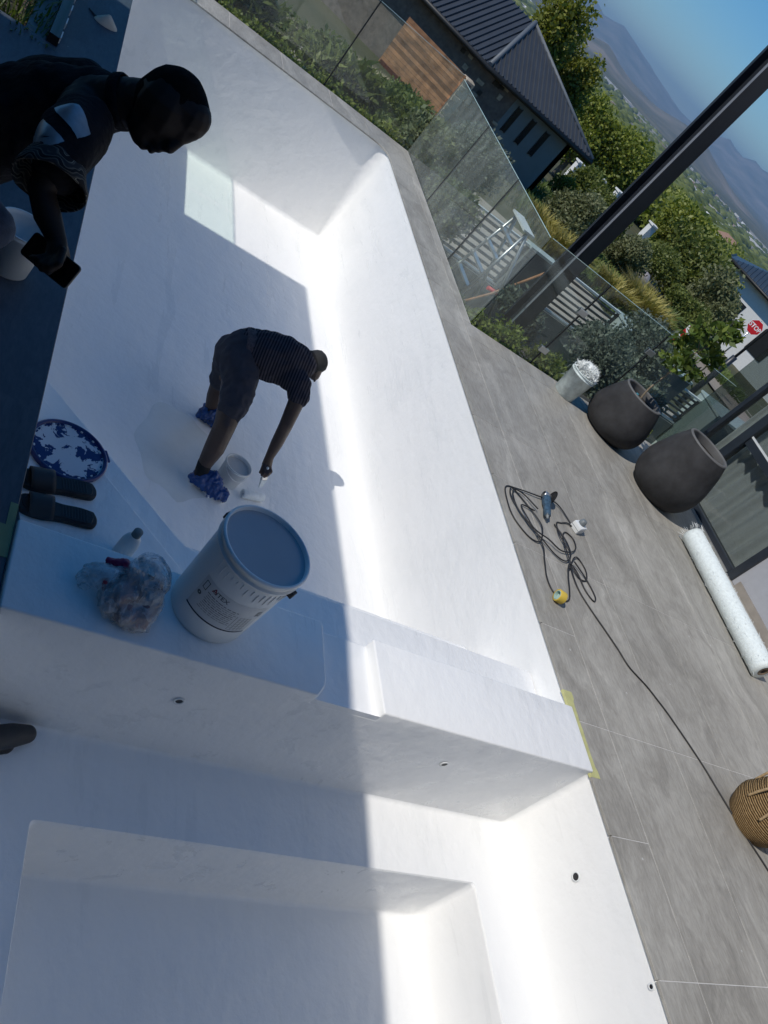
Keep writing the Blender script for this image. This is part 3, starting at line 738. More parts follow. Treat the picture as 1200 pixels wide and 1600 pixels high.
m = MB(); m.box(HX - .045, 2.74, .002, HX - .032, 4.15, .02); m.build('track', 'aluminium', d_)
m = MB(); m.box(HX - .012, 2.742, .72, HX + .045, 3.798, .80); m.build('door_rail', 'frame_navy', hs)
m = MB(); m.box(HX - .014, 2.742, .80, HX - .004, 3.798, .818); m.build('handle_strip', 'rail_white', hs)
for (y0, y1, z0, z1) in ((2.74, 3.8, .07, .72), (2.74, 3.8, .818, 2.25), (3.9, 4.15, .06, 2.27)):
    m = MB(); m.box(HX + .008, y0, z0, HX + .018, y1, z1); m.build('pane', 'window_glass', hs)
m = MB(); m.box(HX + .008, 4.203, .002, HX + .020, 4.56, 2.35); m.build('pane', 'tinted_glass', hs)
def curtain(y0, y1, z0, z1, folds, x):
    m = MB(); n = folds * 10; rows = 10
    for j in range(rows + 1):
        for i in range(n + 1):
            u = i / n; ph = u * folds * 2 * math.pi
            ph += 1.9 * math.sin(u * 7.3) + .8 * math.sin(u * 17); d = .030 * math.sin(ph + .6 * math.sin(j * .7)) + .010 * math.sin(ph * 1.7 + j * .25)
            m.v.append((x + d, y0 + (y1 - y0) * u, z0 + (z1 - z0) * j / rows))
    for j in range(rows):
        for i in range(n): k = j * (n + 1) + i; m.f.append((k, k + 1, k + n + 2, k + n + 1)); m.s.append(True)
    return m
curtain(2.55, 3.78, .02, 2.3, 8, HX + .13).build('curtain', 'curtain', hs)
curtain(3.78, 4.14, .02, 2.3, 3, HX + .15).build('curtain', 'curtain', hs)

# ------------------------------------------------------------------ big paint bucket on the dividing wall
BK = Vector((.695, .51, .017))
t = thing('paint_bucket', BK, 'large white bucket of pale paint with a printed label on the dividing wall', 'bucket')
TB = Matrix.Translation(BK)
m = MB(); m.lathe([(.140, 0), (.146, .004), (.150, .012), (.163, .345), (.163, .355), (.171, .357), (.171, .363), (.164, .366), (.165, .384), (.172, .386), (.172, .398), (.166, .402), (.161, .400), (.158, .36), (.145, .05), (0, .045)], 56, TB); m.build('shell', 'white_plastic', t)
m = MB(); m.lathe([(.1605, .384), (.12, .3835), (0, .383)], 48, TB); m.build('paint', 'paint_liquid', t)
for sg in (0, 1):
    a = R_(-45 + 180 * sg); m = MB(); m.box(-.012, -.008, -.014, .012, .012, .014, TB @ TM((.170 * math.cos(a), .170 * math.sin(a), .345), a - math.pi / 2)); m.build('handle_lug', 'black_plastic', t, .002, 1)
for k in range(22):
    a = R_(-150 + k * 7.5); L = random.uniform(.02, .055); m = MB(); z1 = .34 - random.uniform(0, .012)
    r0 = .1632 - .00 ; pts = [(r0 * math.cos(a + q * .02), r0 * math.sin(a + q * .02), z1 - L * q) for q in (0, .5, 1)]
    pts = [((.150 + .013 * (p[2] / .345) + .001) * math.cos(a), (.150 + .013 * (p[2] / .345) + .001) * math.sin(a), p[2]) for p in pts]
    m.tube([TB @ Vector(p) for p in pts], [.0016, .0022, .001], 5); m.build('paint_drip', 'white_plastic', t)
def cyl_patch(a0, a1, z0, z1, off, mat, name, n=28):
    m = MB()
    for j in range(2):
        z = z0 + (z1 - z0) * j; r = .150 + .013 * z / .345 + off
        for i in range(n + 1): a = R_(a0 + (a1 - a0) * i / n); m.v.append((r * math.cos(a), r * math.sin(a), z))
    for i in range(n): m.f.append((i, i + 1, n + 2 + i, n + 1 + i)); m.s.append(True)
    m.v = [tuple(TB @ Vector(v)) for v in m.v]
    return m.build(name, mat, t)
LA0, LA1 = -152, -58
simple('label_paper', (.60, .62, .63), .5, var=.05); simple('label_ink', (.10, .11, .12), .6, var=.2); simple('label_navy', (.01, .014, .04), .5); simple('label_red', (.22, .02, .03), .5); simple('label_grey', (.26, .28, .29), .6, var=.3, vscale=40)
lb = cyl_patch(LA0, LA1, .10, .255, .0006, 'label_paper', 'label')
cyl_patch(LA0, LA1, .094, .101, .0012, 'label_navy', 'label_stripe')
def cyl_text(txt, size, ac, zc, mat, name, bold=0):
    me = text_mesh(txt, size, bold)
    for v in me.vertices:
        z = zc + v.co.y; r = .150 + .013 * z / .345 + .0014; a = R_(ac) + v.co.x / r
        v.co = TB @ Vector((r * math.cos(a), r * math.sin(a), z))
    o = link(name, me, mat, lb); return o
cyl_text('A', .030, -131, .232, 'label_red', 'print', .0008); cyl_text('UTEX', .026, -121.5, .230, 'label_ink', 'print', .0004)
rg = random.Random(3)
for row in range(9):
    z = .205 - row * .0095; a = -138 + rg.uniform(0, 3)
    while a < -92:
        w = rg.uniform(2.5, 8); cyl_patch(a, min(a + w, -90), z, z + .0032, .0013, 'label_ink' if row in (0, 4) else 'label_grey', 'print', 4); a += w + rg.uniform(.8, 1.8)
for k in range(7): cyl_patch(-88 + k * 1.1, -66, .108 + k * .013, .1095 + k * .013, .0013, 'label_grey', 'print', 8)
for k in range(5): cyl_patch(-88 + k * 5, -87.2 + k * 5, .108, .19, .0013, 'label_grey', 'print', 2)
for k in range(7):
    for q in range(5):
        if rg.random() < .6: cyl_patch(-68 + k * 1.2, -67 + k * 1.2, .205 + q * .006, .2095 + q * .006, .0013, 'label_ink', 'print', 1)
cyl_patch(-148, -141, .20, .203, .0013, 'label_ink', 'print', 4); cyl_patch(-148, -141, .236, .239, .0013, 'label_ink', 'print', 4); cyl_patch(-148, -147, .203, .236, .0013, 'label_ink', 'print', 2); cyl_patch(-142, -141, .203, .236, .0013, 'label_ink', 'print', 2)
cyl_text('o', .03, -146, .175, 'label_ink', 'print', .002)

# ------------------------------------------------------------------ lid, slides, bottle, plastic bag
LZ = -.119
t = thing('bucket_lid', (.155, 1.155, LZ), 'round blue bucket lid splashed with white paint on the corner shelf', 'lid')
m = MB(); m.lathe([(.148, 0), (.155, .003), (.157, .014), (.150, .019), (.143, .019), (.141, .009), (0, .009)], 56); o = m.build('lid_body', 'lid_blue', t); o.location = (.155, 1.155, LZ)
m = MB(); m.lathe([(.1405, .0096), (0, .0096)], 48); o = m.build('paint_splash', 'lid_splash', t); o.location = (.155, 1.155, LZ)
for k in range(44):
    a = 2 * math.pi * k / 44; m = MB(); m.box(-.0045, -.003, 0, .0045, .003, .004, TM((.155 + .1335 * math.cos(a), 1.155 + .1335 * math.sin(a), LZ + .0092), a + math.pi / 2)); m.build('rib', 'lid_blue' if k % 3 else 'white_plastic', t)
for a in (20, 200):
    m = MB(); m.box(-.03, -.006, .002, .03, .012, .012, TM((.155 + .157 * math.cos(R_(a)), 1.155 + .157 * math.sin(R_(a)), LZ), R_(a - 90))); m.build('tab', 'lid_blue', t, .003, 1)
def slide(x, y, rz, label):
    t = thing('slide_sandal', (x, y, LZ), label, 'sandal', 'pair of black slide sandals on the corner shelf')
    M = TM((x, y, LZ), rz)
    out = [(0, -.034), (.05, -.040), (.12, -.036), (.20, -.046), (.25, -.043), (.275, -.022), (.28, 0), (.272, .025), (.24, .043), (.19, .047), (.12, .038), (.05, .040), (0, .034), (-.012, 0)]
    pts = [(p.x, p.y) for p in spline([(a, b, 0) for a, b in out + [out[0]]], 4)][:-1]
    m = MB(); m.prism(pts, .001, .026, M); m.build('sole', 'black_rubber', t, .006, 3)
    m = MB(); m.prism([(.135 + (a - .135) * .88, b * .86) for a, b in pts], .0262, .030, M); m.build('footbed', 'black_rubber', t, .002, 1)
    m = MB(); n = 16; rows = 6
    for j in range(rows + 1):
        for i in range(n + 1):
            a = math.pi * i / n; sx = .15 + .085 * j / rows + .012 * math.sin(a)
            m.v.append(M @ Vector((sx, .051 * math.cos(a) * (1 + .0 * j), .016 + (.052 - .006 * j / rows) * math.sin(a))))
    for j in range(rows):
        for i in range(n): k = j * (n + 1) + i; m.f.append((k, k + 1, k + n + 2, k + n + 1)); m.s.append(True)
    for q in range(9):
        mm = MB(); xx = .03 + q * .011; mm.box(xx, -.026, .0302, xx + .004, .026, .0318, M); mm.build('footbed_rib', 'dark_rubber', t)
    o = m.build('strap', 'dark_rubber', t); md = o.modifiers.new('s', 'SOLIDIFY'); md.thickness = .006
    return t
slide(.268, .985, R_(193), 'black slide sandal next to the blue lid')
slide(.285, .845, R_(188), 'black slide sandal nearer the dividing wall')
t = thing('bottle', (.405, .74, LZ), 'small white plastic bottle standing behind the plastic bag', 'bottle')
M = TM((.405, .74, LZ))
m = MB(); m.lathe([(.030, 0), (.035, .004), (.036, .05), (.035, .085), (.029, .108), (.018, .122), (.015, .126), (.015, .130), (0, .130)], 28, M); m.build('body', 'frosted_plastic', t)
m = MB(); m.lathe([(.0175, .127), (.0175, .150), (.016, .153), (0, .153)], 24, M); m.build('cap', 'kerb_grey', t)
t = thing('plastic_bag', (.36, .42, .017), 'crumpled clear plastic carrier bag of rubbish on the dividing wall', 'bag')
cr = lambda a, s: (lambda p: a * (noise.fractal(p * s, 1.0, 2.0, 4) + .5 * abs(noise.noise(p * s * 2.3))))
def crease(a, s):
    def f(p):
        q = Vector((p.x * s, p.y * s * .45, p.z * s * 1.3)); w = noise.noise(q * .6) * 1.4
        return a * (.5 - abs(noise.noise(q + Vector((w, w, 0)))) * 2) + a * .6 * (.5 - abs(noise.noise(q * 2.1 + Vector((0, w, w)))) * 2)
    return f
def m_film():
    t = NT('thin_film'); b = t.bsdf((.72, .74, .76), .10, 0, .9); tr = t.n('BsdfTransparent')
    n = t.noise(17, 4, .6, t.obj((1, .5, 1)), 1.2); mr = t.n('MapRange'); mr.inputs[1].default_value = .35; mr.inputs[2].default_value = .65; mr.inputs[3].default_value = .12; mr.inputs[4].default_value = .58; t.l(n.outputs[0], mr.inputs[0])
    n2 = t.noise(28, 4, .6, t.obj((1, .35, 1), (0, 0, .6)), 2.0); t.bump(n2.outputs[0], .9, .02, b)
    m = t.n('MixShader'); t.l(mr.outputs[0], m.inputs[0]); t.l(tr.outputs[0], m.inputs[1]); t.l(b.outputs[0], m.inputs[2]); MAT['thin_film'] = t.done(m.outputs[0])
m_film()
BODY = [[(.34, .40, .072, .056), (.425, .40, .070, .056)], [(.37, .35, .056, .038), (.43, .352, .054, .036)], [(.36, .45, .098, .046), (.43, .44, .098, .045)]]
blob('bag_contents', BODY, 'bag_contents', t, .006, 4, disp=crease(.007, 16))
o = blob('bag_film', [[(p[0], p[1], p[2], p[3] + .009) for p in ch] for ch in BODY] + [[(.36, .475, .125, .044), (.41, .47, .132, .042)], [(.30, .44, .06, .03), (.34, .42, .07, .05)]], 'thin_film', t, .013, 1, disp=crease(.017, 16))
o.data.polygons.foreach_set('use_smooth', [False] * len(o.data.polygons))
def flap(pts, wid, name, seed):
    m = MB(); P = spline(pts, 6); n = len(P); K = 14; rg = random.Random(seed)
    for i, p in enumerate(P):
        d = (P[min(i + 1, n - 1)] - P[max(i - 1, 0)]).normalized(); side = d.cross(Vector((.2, .1, 1))).normalized(); up = side.cross(d)
        w = wid * (.35 + .75 * math.sin(math.pi * (i + 1) / (n + 1)))
        for k in range(K + 1):
            u = k / K - .5; m.v.append(tuple(p + side * w * 2 * u + up * (w * .55 * (1 - 4 * u * u) + .006 * math.sin(k * 2.2 + i * .5) + .006 * noise.noise(p * 40 + Vector((k, seed, 0))))))
    for i in range(n - 1):
        for k in range(K): a = i * (K + 1) + k; m.f.append((a, a + 1, a + K + 2, a + K + 1)); m.s.append(True)
    return m.build(name, 'thin_film', t)
flap([(.345, .46, .12), (.30, .46, .09), (.25, .465, .06), (.215, .47, .05)], .052, 'handle_flap', 1)
flap([(.30, .44, .08), (.25, .45, .055), (.21, .44, .03)], .040, 'handle_flap', 2)
flap([(.36, .49, .15), (.41, .50, .165), (.455, .47, .14), (.47, .44, .10)], .042, 'handle_flap', 3)
flap([(.33, .40, .11), (.315, .36, .08), (.32, .335, .035)], .040, 'handle_flap', 4)
flap([(.38, .44, .135), (.43, .42, .125), (.465, .39, .09)], .036, 'handle_flap', 5)
blob('red_wrapper', [[(.290, .505, .095, .018), (.33, .49, .118, .02)]], 'crimson', t, .005, 1, disp=cr(.010, 30))
blob('red_wrapper', [[(.284, .425, .088, .012), (.292, .415, .070, .012)]], 'red_paper', t, .005, 1, disp=cr(.006, 30))

# ------------------------------------------------------------------ things on the pool floor
FZ = -DEP
def pail(name, loc, label, r0, r1, h, content, cmat, lvl):
    t = thing(name, loc, label, 'bucket'); M = Matrix.Translation(loc)
    m = MB(); m.lathe([(r0 * .95, 0), (r0, .004), (r1, h * .9), (r1 + .004, h * .9), (r1 + .005, h * .94), (r1 + .001, h * .945), (r1 + .002, h * .985), (r1 + .005, h), (r1 - .002, h), (r1 - .005, h * .9), (r0 - .004, .006), (0, .006)], 44, M); m.build('shell', 'white_plastic', t)
    if content: m = MB(); rr = r0 + (r1 - r0) * lvl - .005; m.lathe([(rr, h * lvl), (0, h * lvl)], 36, M); m.build(content, cmat, t)
    return t, M
t, M = pail('mixing_bucket', (1.555, 2.715, FZ + .001), 'small white bucket of resin behind the stooping worker', .082, .094, .17, 'resin', 'resin', .86)
m = MB(); m.tube([M @ Vector((.097 * math.cos(a), .097 * math.sin(a), .15 - .05 * math.sin(a - R_(-160)))) for a in [R_(-160 + 10 * k) for k in range(19)]], .0025, 6); m.build('handle', 'white_plastic', t)
t = thing('paint_roller_sleeve', (1.76, 2.64, FZ), 'white roller sleeve lying on the pool floor behind the paint bucket', 'roller')
ax = TM((1.66, 2.615, FZ + .033), R_(14), (1, 1, 1), 0, R_(90))
m = MB(); m.lathe([(.022, 0), (.030, .002), (.032, .008), (.032, .165), (.030, .171), (.022, .173), (.022, 0)], 28, ax); m.build('sleeve', 'fibre_shreds', t)
m = MB(); m.lathe([(.0215, .004), (.012, .004), (.012, .17), (.0215, .17)], 20, ax); m.build('core', 'white_plastic', t)

simple('wet_gelcoat', (.80, .805, .775), .2, var=.05, vscale=5, bump=.25, bscale=14, bdist=.006, world_space=True)
m = MB(); N = 48; C_ = (1.20, 2.78)
ring = [(C_[0] + math.cos(6.2832 * k / N) * (.30 + .10 * noise.noise(Vector((math.cos(6.2832 * k / N) * 1.6, math.sin(6.2832 * k / N) * 1.6, 2)))), C_[1] + math.sin(6.2832 * k / N) * (.42 + .14 * noise.noise(Vector((math.cos(6.2832 * k / N) * 1.8, math.sin(6.2832 * k / N) * 1.8, 5))))) for k in range(N)]
m.v = [(x, y, FZ + .0006) for x, y in ring] + [(C_[0] + (x - C_[0]) * .93, C_[1] + (y - C_[1]) * .93, FZ + .0022) for x, y in ring]; m.f = [(k, (k + 1) % N, N + (k + 1) % N, N + k) for k in range(N)] + [tuple(range(N, 2 * N))]; m.s = [True] * N + [False]
tag(m.build('wet_coat', 'wet_gelcoat'), 'glossy cream patch of wet coating around the worker\'s feet', 'wet patch')

# ------------------------------------------------------------------ left deck bucket and small things
t, M = pail('white_bucket', (-.262, 1.95, .001), 'white bucket on the dark shaded deck behind the hand with the phone', .088, .104, .215, 'residue', 'resin', .25)
t = thing('putty_knife', (-.143, 5.27, 0), 'pale cone-shaped offcut lying on the dark deck near the far end', 'offcut')
m = MB(); m.lathe([(.075, .001), (.07, .012), (.035, .045), (.008, .07), (0, .071)], 20, TM((-.143, 5.27, 0), .4, (1.15, .8, 1))); m.build('cone', 'kerb_stone', t)
t.name = 'offcut'
m = MB(); m.tube([(-.20, 5.24, .006), (-.24, 5.30, .006), (-.27, 5.34, .005)], [.012, .009, .004], 6); m.build('strip', 'dark_rubber', t)

# ------------------------------------------------------------------ masking tape on the edges
def strip(name, loc, pts, mat, label):
    m = MB(); m.prism(pts, .0008, .0016); o = m.build(name, mat); return tag(o, label, 'tape', 'strips of masking tape on the pool edge')
def tape_mesh():
    m = MB(); n = 24; X = [W_ - .012, W_ + .046]
    for i in range(n + 1):
        y = .255 + (.735 - .255) * i / n; z = .0012 + .002 * abs(noise.noise(Vector((i * .5, 0, 0)))); jit = .004 * noise.noise(Vector((i * .35, 2, 0)))
        m.v += [(X[0] + jit - .002, y, -.012), (X[0] + .002 + jit, y, z), (X[1] + jit + (.012 if i < 3 or i > n - 3 else 0), y, z)]
    for i in range(n): k = 3 * i; m.f += [(k, k + 1, k + 4, k + 3), (k + 1, k + 2, k + 5, k + 4)]; m.s += [False, False]
    return m
tag(tape_mesh().build('masking_tape', 'masking_tape'), 'yellow masking tape along the deck edge at the end of the dividing wall', 'tape')
m = MB(); m.prism([(-.055, .47), (-.004, .47), (-.004, .70), (-.03, .70), (-.03, .60), (-.055, .60)], .0008, .0022)
tag(m.build('masking_tape', 'masking_green'), 'dull green tape on the dark deck edge beside the sandals', 'tape')

# ------------------------------------------------------------------ deck props
t = thing('fibre_bucket', (4.32, 4.20, .001), 'white bucket heaped with fibreglass shreds in front of the glass', 'bucket')
M = Matrix.Translation((4.32, 4.20, .001))
simple('smeared_plastic', (.58, .66, .66), .5, var=.25, vscale=14, bump=.4, bscale=16, bdist=.01)
m = MB(); m.lathe([(.104, 0), (.108, .004), (.128, .235), (.134, .237), (.134, .245), (.129, .248), (.131, .262), (.135, .264), (.135, .272), (.128, .273), (.124, .24), (0, .235)], 44, M); m.build('shell', 'smeared_plastic', t)
bb = [((4.32 + .05 * math.cos(a), 4.20 + .05 * math.sin(a), .285), (.075, .075, .055)) for a in (0, 1.6, 3.2, 4.8)] + [((4.345, 4.20, .31), (.08, .08, .04))]
foliage('fibre_heap', bb, 3800, .008, 'fibre_shreds', t, 4, 9, .3); blob('fibre_core', [[(4.305, 4.2, .265, .085), (4.335, 4.2, .28, .085)]], 'fibre_shreds', t, .008, 2, disp=cr(.02, 18))
def pot(x, y, R, H, rt, label):
    t = thing('planter_pot', (x, y, .001), label, 'planter', 'charcoal egg-shaped planters on the deck'); M = Matrix.Translation((x, y, .001))
    pr = [(R * .60, 0), (R * .70, .010), (R * .86, H * .10), (R * .965, H * .22), (R, H * .36), (R * .975, H * .50), (R * .90, H * .66), (R * .80, H * .83), (rt + .004, H * .985)]
    pr = [(p.x, p.y) for p in spline([(a, b, 0) for a, b in pr], 4)]
    m = MB(); m.lathe(pr + [(rt, H)], 64, M); m.build('body', 'pot_black', t)
    m = MB(); m.lathe([(rt + .0045, H * .986), (rt + .001, H + .003), (rt - .018, H + .003), (rt - .022, H - .01), (rt - .012, H - .07)], 56, M); m.build('rim', 'pot_rim', t)
    m = MB(); m.lathe([(rt - .008, H - .075), (rt * .4, H - .065), (0, H - .06)], 36, M); m.build('soil', 'soil', t)
    return t
pot(4.80, 3.98, .308, .475, .208, 'wide charcoal pot with a young lemon tree beside the white bucket')
pot(5.165, 3.37, .325, .63, .215, 'tall charcoal pot in front of the curtained glass door')
DX = -.15
t = thing('lemon_tree', (4.81, 3.99, .39), 'young lemon tree with glossy leaves growing from the wide pot', 'tree')
tr = spline([(4.95, 4.00, .36), (4.93, 4.03, .55), (4.97, 4.06, .72), (4.98, 4.08, .86), (5.03, 4.1, 1.02), (5.09, 4.1, 1.2), (5.13, 4.1, 1.46)], 5)
tr = [p + Vector((DX, -.03, 0)) for p in tr]
m = MB(); m.tube(tr, [.010 - .006 * i / len(tr) for i in range(len(tr))], 8)
brs = [((4.975, 4.06, .74), (4.82, 3.98, .86)), ((4.98, 4.08, .86), (5.14, 4.02, .88)), ((4.98, 4.08, .84), (4.86, 4.12, 1.0)), ((5.03, 4.1, 1.02), (5.2, 4.06, 1.08)), ((5.03, 4.1, 1.04), (4.9, 4.12, 1.16)), ((5.09, 4.1, 1.2), (5.2, 4.15, 1.3)), ((5.09, 4.1, 1.16), (4.98, 4.03, 1.28))]
brs = [tuple((p[0] + DX, p[1] - .03, p[2]) for p in q) for q in brs]
for a, b in brs: m.tube(spline([a, ((a[0] + b[0]) / 2, (a[1] + b[1]) / 2, (a[2] + b[2]) / 2 + .01), b], 3), .0035, 6)
m.build('trunk', 'bark', t)
lv = [((b[0], b[1], b[2]), (.12, .12, .085)) for a, b in brs] + [((4.85, 4.05, .92), (.10, .10, .07)), ((4.93, 4.07, 1.17), (.07, .07, .09)), ((4.98, 4.07, 1.42), (.05, .05, .06))]
foliage('crown', lv, 560, .036, 'leaf_lemon', t, 8, 2.5, .15, -.1)
m = MB(); m.lathe([(.016, 0), (.016, .05), (.012, .055), (0, .055)], 12, TM((4.74, 4.0, .40))); m.build('plant_tag', 'teal_tag', t)
# fibreglass roll
t = thing('fibreglass_roll', (5.36, 2.15, .001), 'long roll of white fibreglass matting lying along the house wall', 'roll')
RX = TM((5.33, 1.50, .094), 0, (1, 1, 1), R_(-90))
prof = [(.050, 0)] + [(.09 + .004 * noise.noise(Vector((k * .7, 0, 0))), .004 + 1.352 * k / 40) for k in range(41)] + [(.05, 1.358)]
m = MB(); m.lathe(prof, 40, RX); o = m.build('mat', 'fibreglass', t)
m = MB(); m.lathe([(.050, -.001), (.028, -.001), (.028, .03), (0, .03)], 24, RX); m.build('core', 'cardboard', t)
g2 = np.random.default_rng(3); m = MB()
for k in range(260):
    a = g2.random() * 6.283; yy = 2.85 + .02 * g2.random() if k < 90 else 1.5 + 1.36 * g2.random(); r = .09
    p = Vector((5.33 + r * math.cos(a), yy, .094 + r * math.sin(a)))
    if p.z < .01: continue
    q = p + Vector((math.cos(a) * .012, g2.normal() * .02 + (.03 if k < 90 else 0), math.sin(a) * .012)); m.tube([p, (p + q) / 2 + Vector((0, 0, .003)), q], .0012, 4)
m.build('loose_fibres', 'fibre_shreds', t)
# seagrass basket
t = thing('basket', (4.19, .25, .001), 'brown woven seagrass basket with rope handle at the right edge', 'basket')
BM = TM((4.19, .24, .001)); m = MB(); pr = [(.135, 0)]
for k in range(34):
    z = .006 + .26 * k / 33; R0 = .145 + .045 * math.sin(min(1, z / .13) * 1.57) - .035 * max(0, (z - .13) / .14); pr += [(R0 - .0012, z - .0035), (R0 + .0012, z)]
pr += [(pr[-1][0] - .008, .268), (.13, .24), (.12, .01), (0, .01)]
m.lathe(pr, 56, BM); o = m.build('body', 'seagrass', t)
for sg in (-1, 1):
    pts = [BM @ Vector((.03 * c + sg * .0, sg * .155 * 1 + sg * .012, z)) for c, z in ((-1.6, .17), (-1.8, .26), (-1.2, .33), (0, .355), (1.2, .33), (1.8, .26), (1.6, .17))]
    m = MB(); m.tube(spline(pts, 5), .008, 8); m.build('handle', 'rope', t)
pts = [BM @ Vector(p) for p in ((-.178, .06, .15), (-.186, .05, .24), (-.172, .03, .34), (-.160, -.01, .375), (-.168, -.05, .34), (-.184, -.07, .24), (-.178, -.08, .15))]
m = MB(); m.tube(spline(pts, 5), .008, 8); m.build('handle', 'rope', t)
# tape roll, plug box, grinder, cord
t = thing('tape_roll', (3.01, 1.385, .001), 'yellow tape roll standing on the deck near the pool edge', 'tape')
TR = TM((2.985, 1.395, .039), R_(-12), (1, 1, 1), 0, R_(90))
m = MB(); m.lathe([(.030, 0), (.038, 0), (.0385, .002), (.0385, .046), (.038, .048), (.030, .048), (.030, 0)], 36, TR); m.build('tape', 'tape_yellow', t)
m = MB(); m.lathe([(.026, .0), (.0298, .0), (.0298, .0485), (.026, .0485), (.026, 0)], 28, TR); m.build('core', 'tape_core', t)
m = MB(); m.lathe([(.0258, .02), (0, .02)], 24, TR); m.build('inner_label', 'tape_core', t)
t = thing('plug_adapter', (3.56, 2.19, .001), 'white plug adapter box with cables on the deck', 'plug')
PM = TM((3.565, 2.20, .001), R_(25))
m = MB(); m.box(-.045, -.04, 0, .045, .04, .058, PM); m.build('box', 'white_plastic', t, .005, 2)
m = MB(); m.box(-.0455, -.041, .026, .0455, .041, .029, PM); m.build('seam', 'tool_grey', t)
m = MB(); m.lathe([(.026, 0), (.026, .02), (.021, .024), (.021, .034), (.014, .036), (0, .036)], 24, PM @ TM((.005, .005, .058))); m.build('plug_top', 'tool_grey', t)
t = thing('angle_grinder', (3.27, 2.25, .001), 'blue and grey angle grinder lying in the tangled cable', 'grinder')
GM = TM((3.245, 2.24, .036), R_(70))
m = MB(); m.lathe([(.018, -.12), (.024, -.112), (.026, -.05), (.022, -.02), (.027, .01), (.031, .03), (.031, .09), (.026, .10)], 24, GM @ TM((0, 0, 0), 0, (1, 1, 1), 0, R_(90))); m.build('body', 'tool_blue', t)
m = MB(); m.lathe([(.024, 0), (.028, .006), (.028, .05), (.02, .058), (0, .058)], 22, GM @ TM((.118, .028, .0), 0, (1, 1, 1), R_(90))); m.build('gear_head', 'aluminium', t)
m = MB(); m.lathe([(.058, 0), (.058, .003), (.012, .004), (0, .004)], 36, GM @ TM((.118, -.036, .012), 0, (1, 1, 1), R_(90))); m.build('disc', 'black_rubber', t)
m = MB(); m.lathe([(.0, -.148), (.006, -.148), (.013, -.12), (.016, -.115)], 16, GM @ TM((0, 0, 0), 0, (1, 1, 1), 0, R_(90))); m.build('cable_boot', 'tool_grey', t)
t = thing('power_cord', (3.2, 1.9, .001), 'tangled black extension cord trailing across the deck', 'cord')
cl = .0058
def cord(pts, name, r=.0048, n=9):
    P = spline([(a, b, cl + c) for a, b, c in pts], n); m = MB(); m.tube(P, r, 7); return m.build(name, 'cord_black', t)
cord([(3.55, 2.16, .0), (3.43, 2.36, .01), (3.20, 2.33, .012), (2.99, 2.30, .003), (2.88, 2.26, 0), (2.845, 2.10, 0), (2.86, 1.97, 0), (2.95, 1.86, 0), (3.04, 1.85, .008), (3.10, 1.95, .016), (3.12, 2.06, .01), (3.02, 2.22, .003), (2.93, 2.27, .008), (2.90, 2.16, .006), (2.98, 1.98, .008), (3.07, 1.88, .014), (3.17, 1.80, .006), (3.26, 1.78, .010), (3.34, 1.86, .016), (3.36, 2.0, .008), (3.30, 2.12, .004)], 'cable_loop')
cord([(3.14, 2.17, .02), (3.03, 2.27, .012), (2.93, 2.24, .013), (2.92, 2.08, .010), (3.02, 1.94, .018), (3.13, 1.90, .022), (3.24, 1.86, .014), (3.37, 1.90, .012), (3.46, 1.98, .003), (3.475, 2.07, .0), (3.41, 2.10, 0), (3.34, 2.02, .008), (3.30, 1.88, .02), (3.31, 1.75, .012), (3.36, 1.68, .004), (3.44, 1.70, 0), (3.48, 1.80, 0), (3.44, 1.88, .003), (3.36, 1.84, .016), (3.27, 1.72, .012)], 'cable_loop')
cord([(3.10, 2.14, .014), (2.98, 2.14, .006), (3.00, 2.0, .013), (3.05, 1.82, .014), (3.03, 1.70, .004), (2.995, 1.55, 0), (3.01, 1.45, 0), (3.08, 1.41, 0), (3.15, 1.44, 0), (3.19, 1.52, .002), (3.23, 1.65, .008), (3.28, 1.76, .018), (3.35, 1.72, .008), (3.38, 1.60, 0), (3.43, 1.53, 0), (3.47, 1.58, 0), (3.44, 1.70, .003), (3.34, 1.80, .022)], 'cable_loop')
cord([(3.30, 1.78, .012), (3.29, 1.66, .006), (3.31, 1.55, 0), (3.37, 1.42, 0), (3.44, 1.30, 0), (3.50, 1.19, 0), (3.55, 1.08, 0), (3.66, .985, 0), (3.73, .90, 0), (3.80, .80, 0), (3.93, .56, 0), (4.00, .38, 0), (4.08, .17, 0), (4.17, -.02, 0), (4.27, -.25, 0), (4.40, -.6, 0)], 'trailing_cable')
cord([(3.56, 2.18, .004), (3.48, 2.21, .004), (3.40, 2.18, 0), (3.34, 2.15, .002), (3.30, 2.02, .012), (3.34, 1.90, .016)], 'cable_loop')

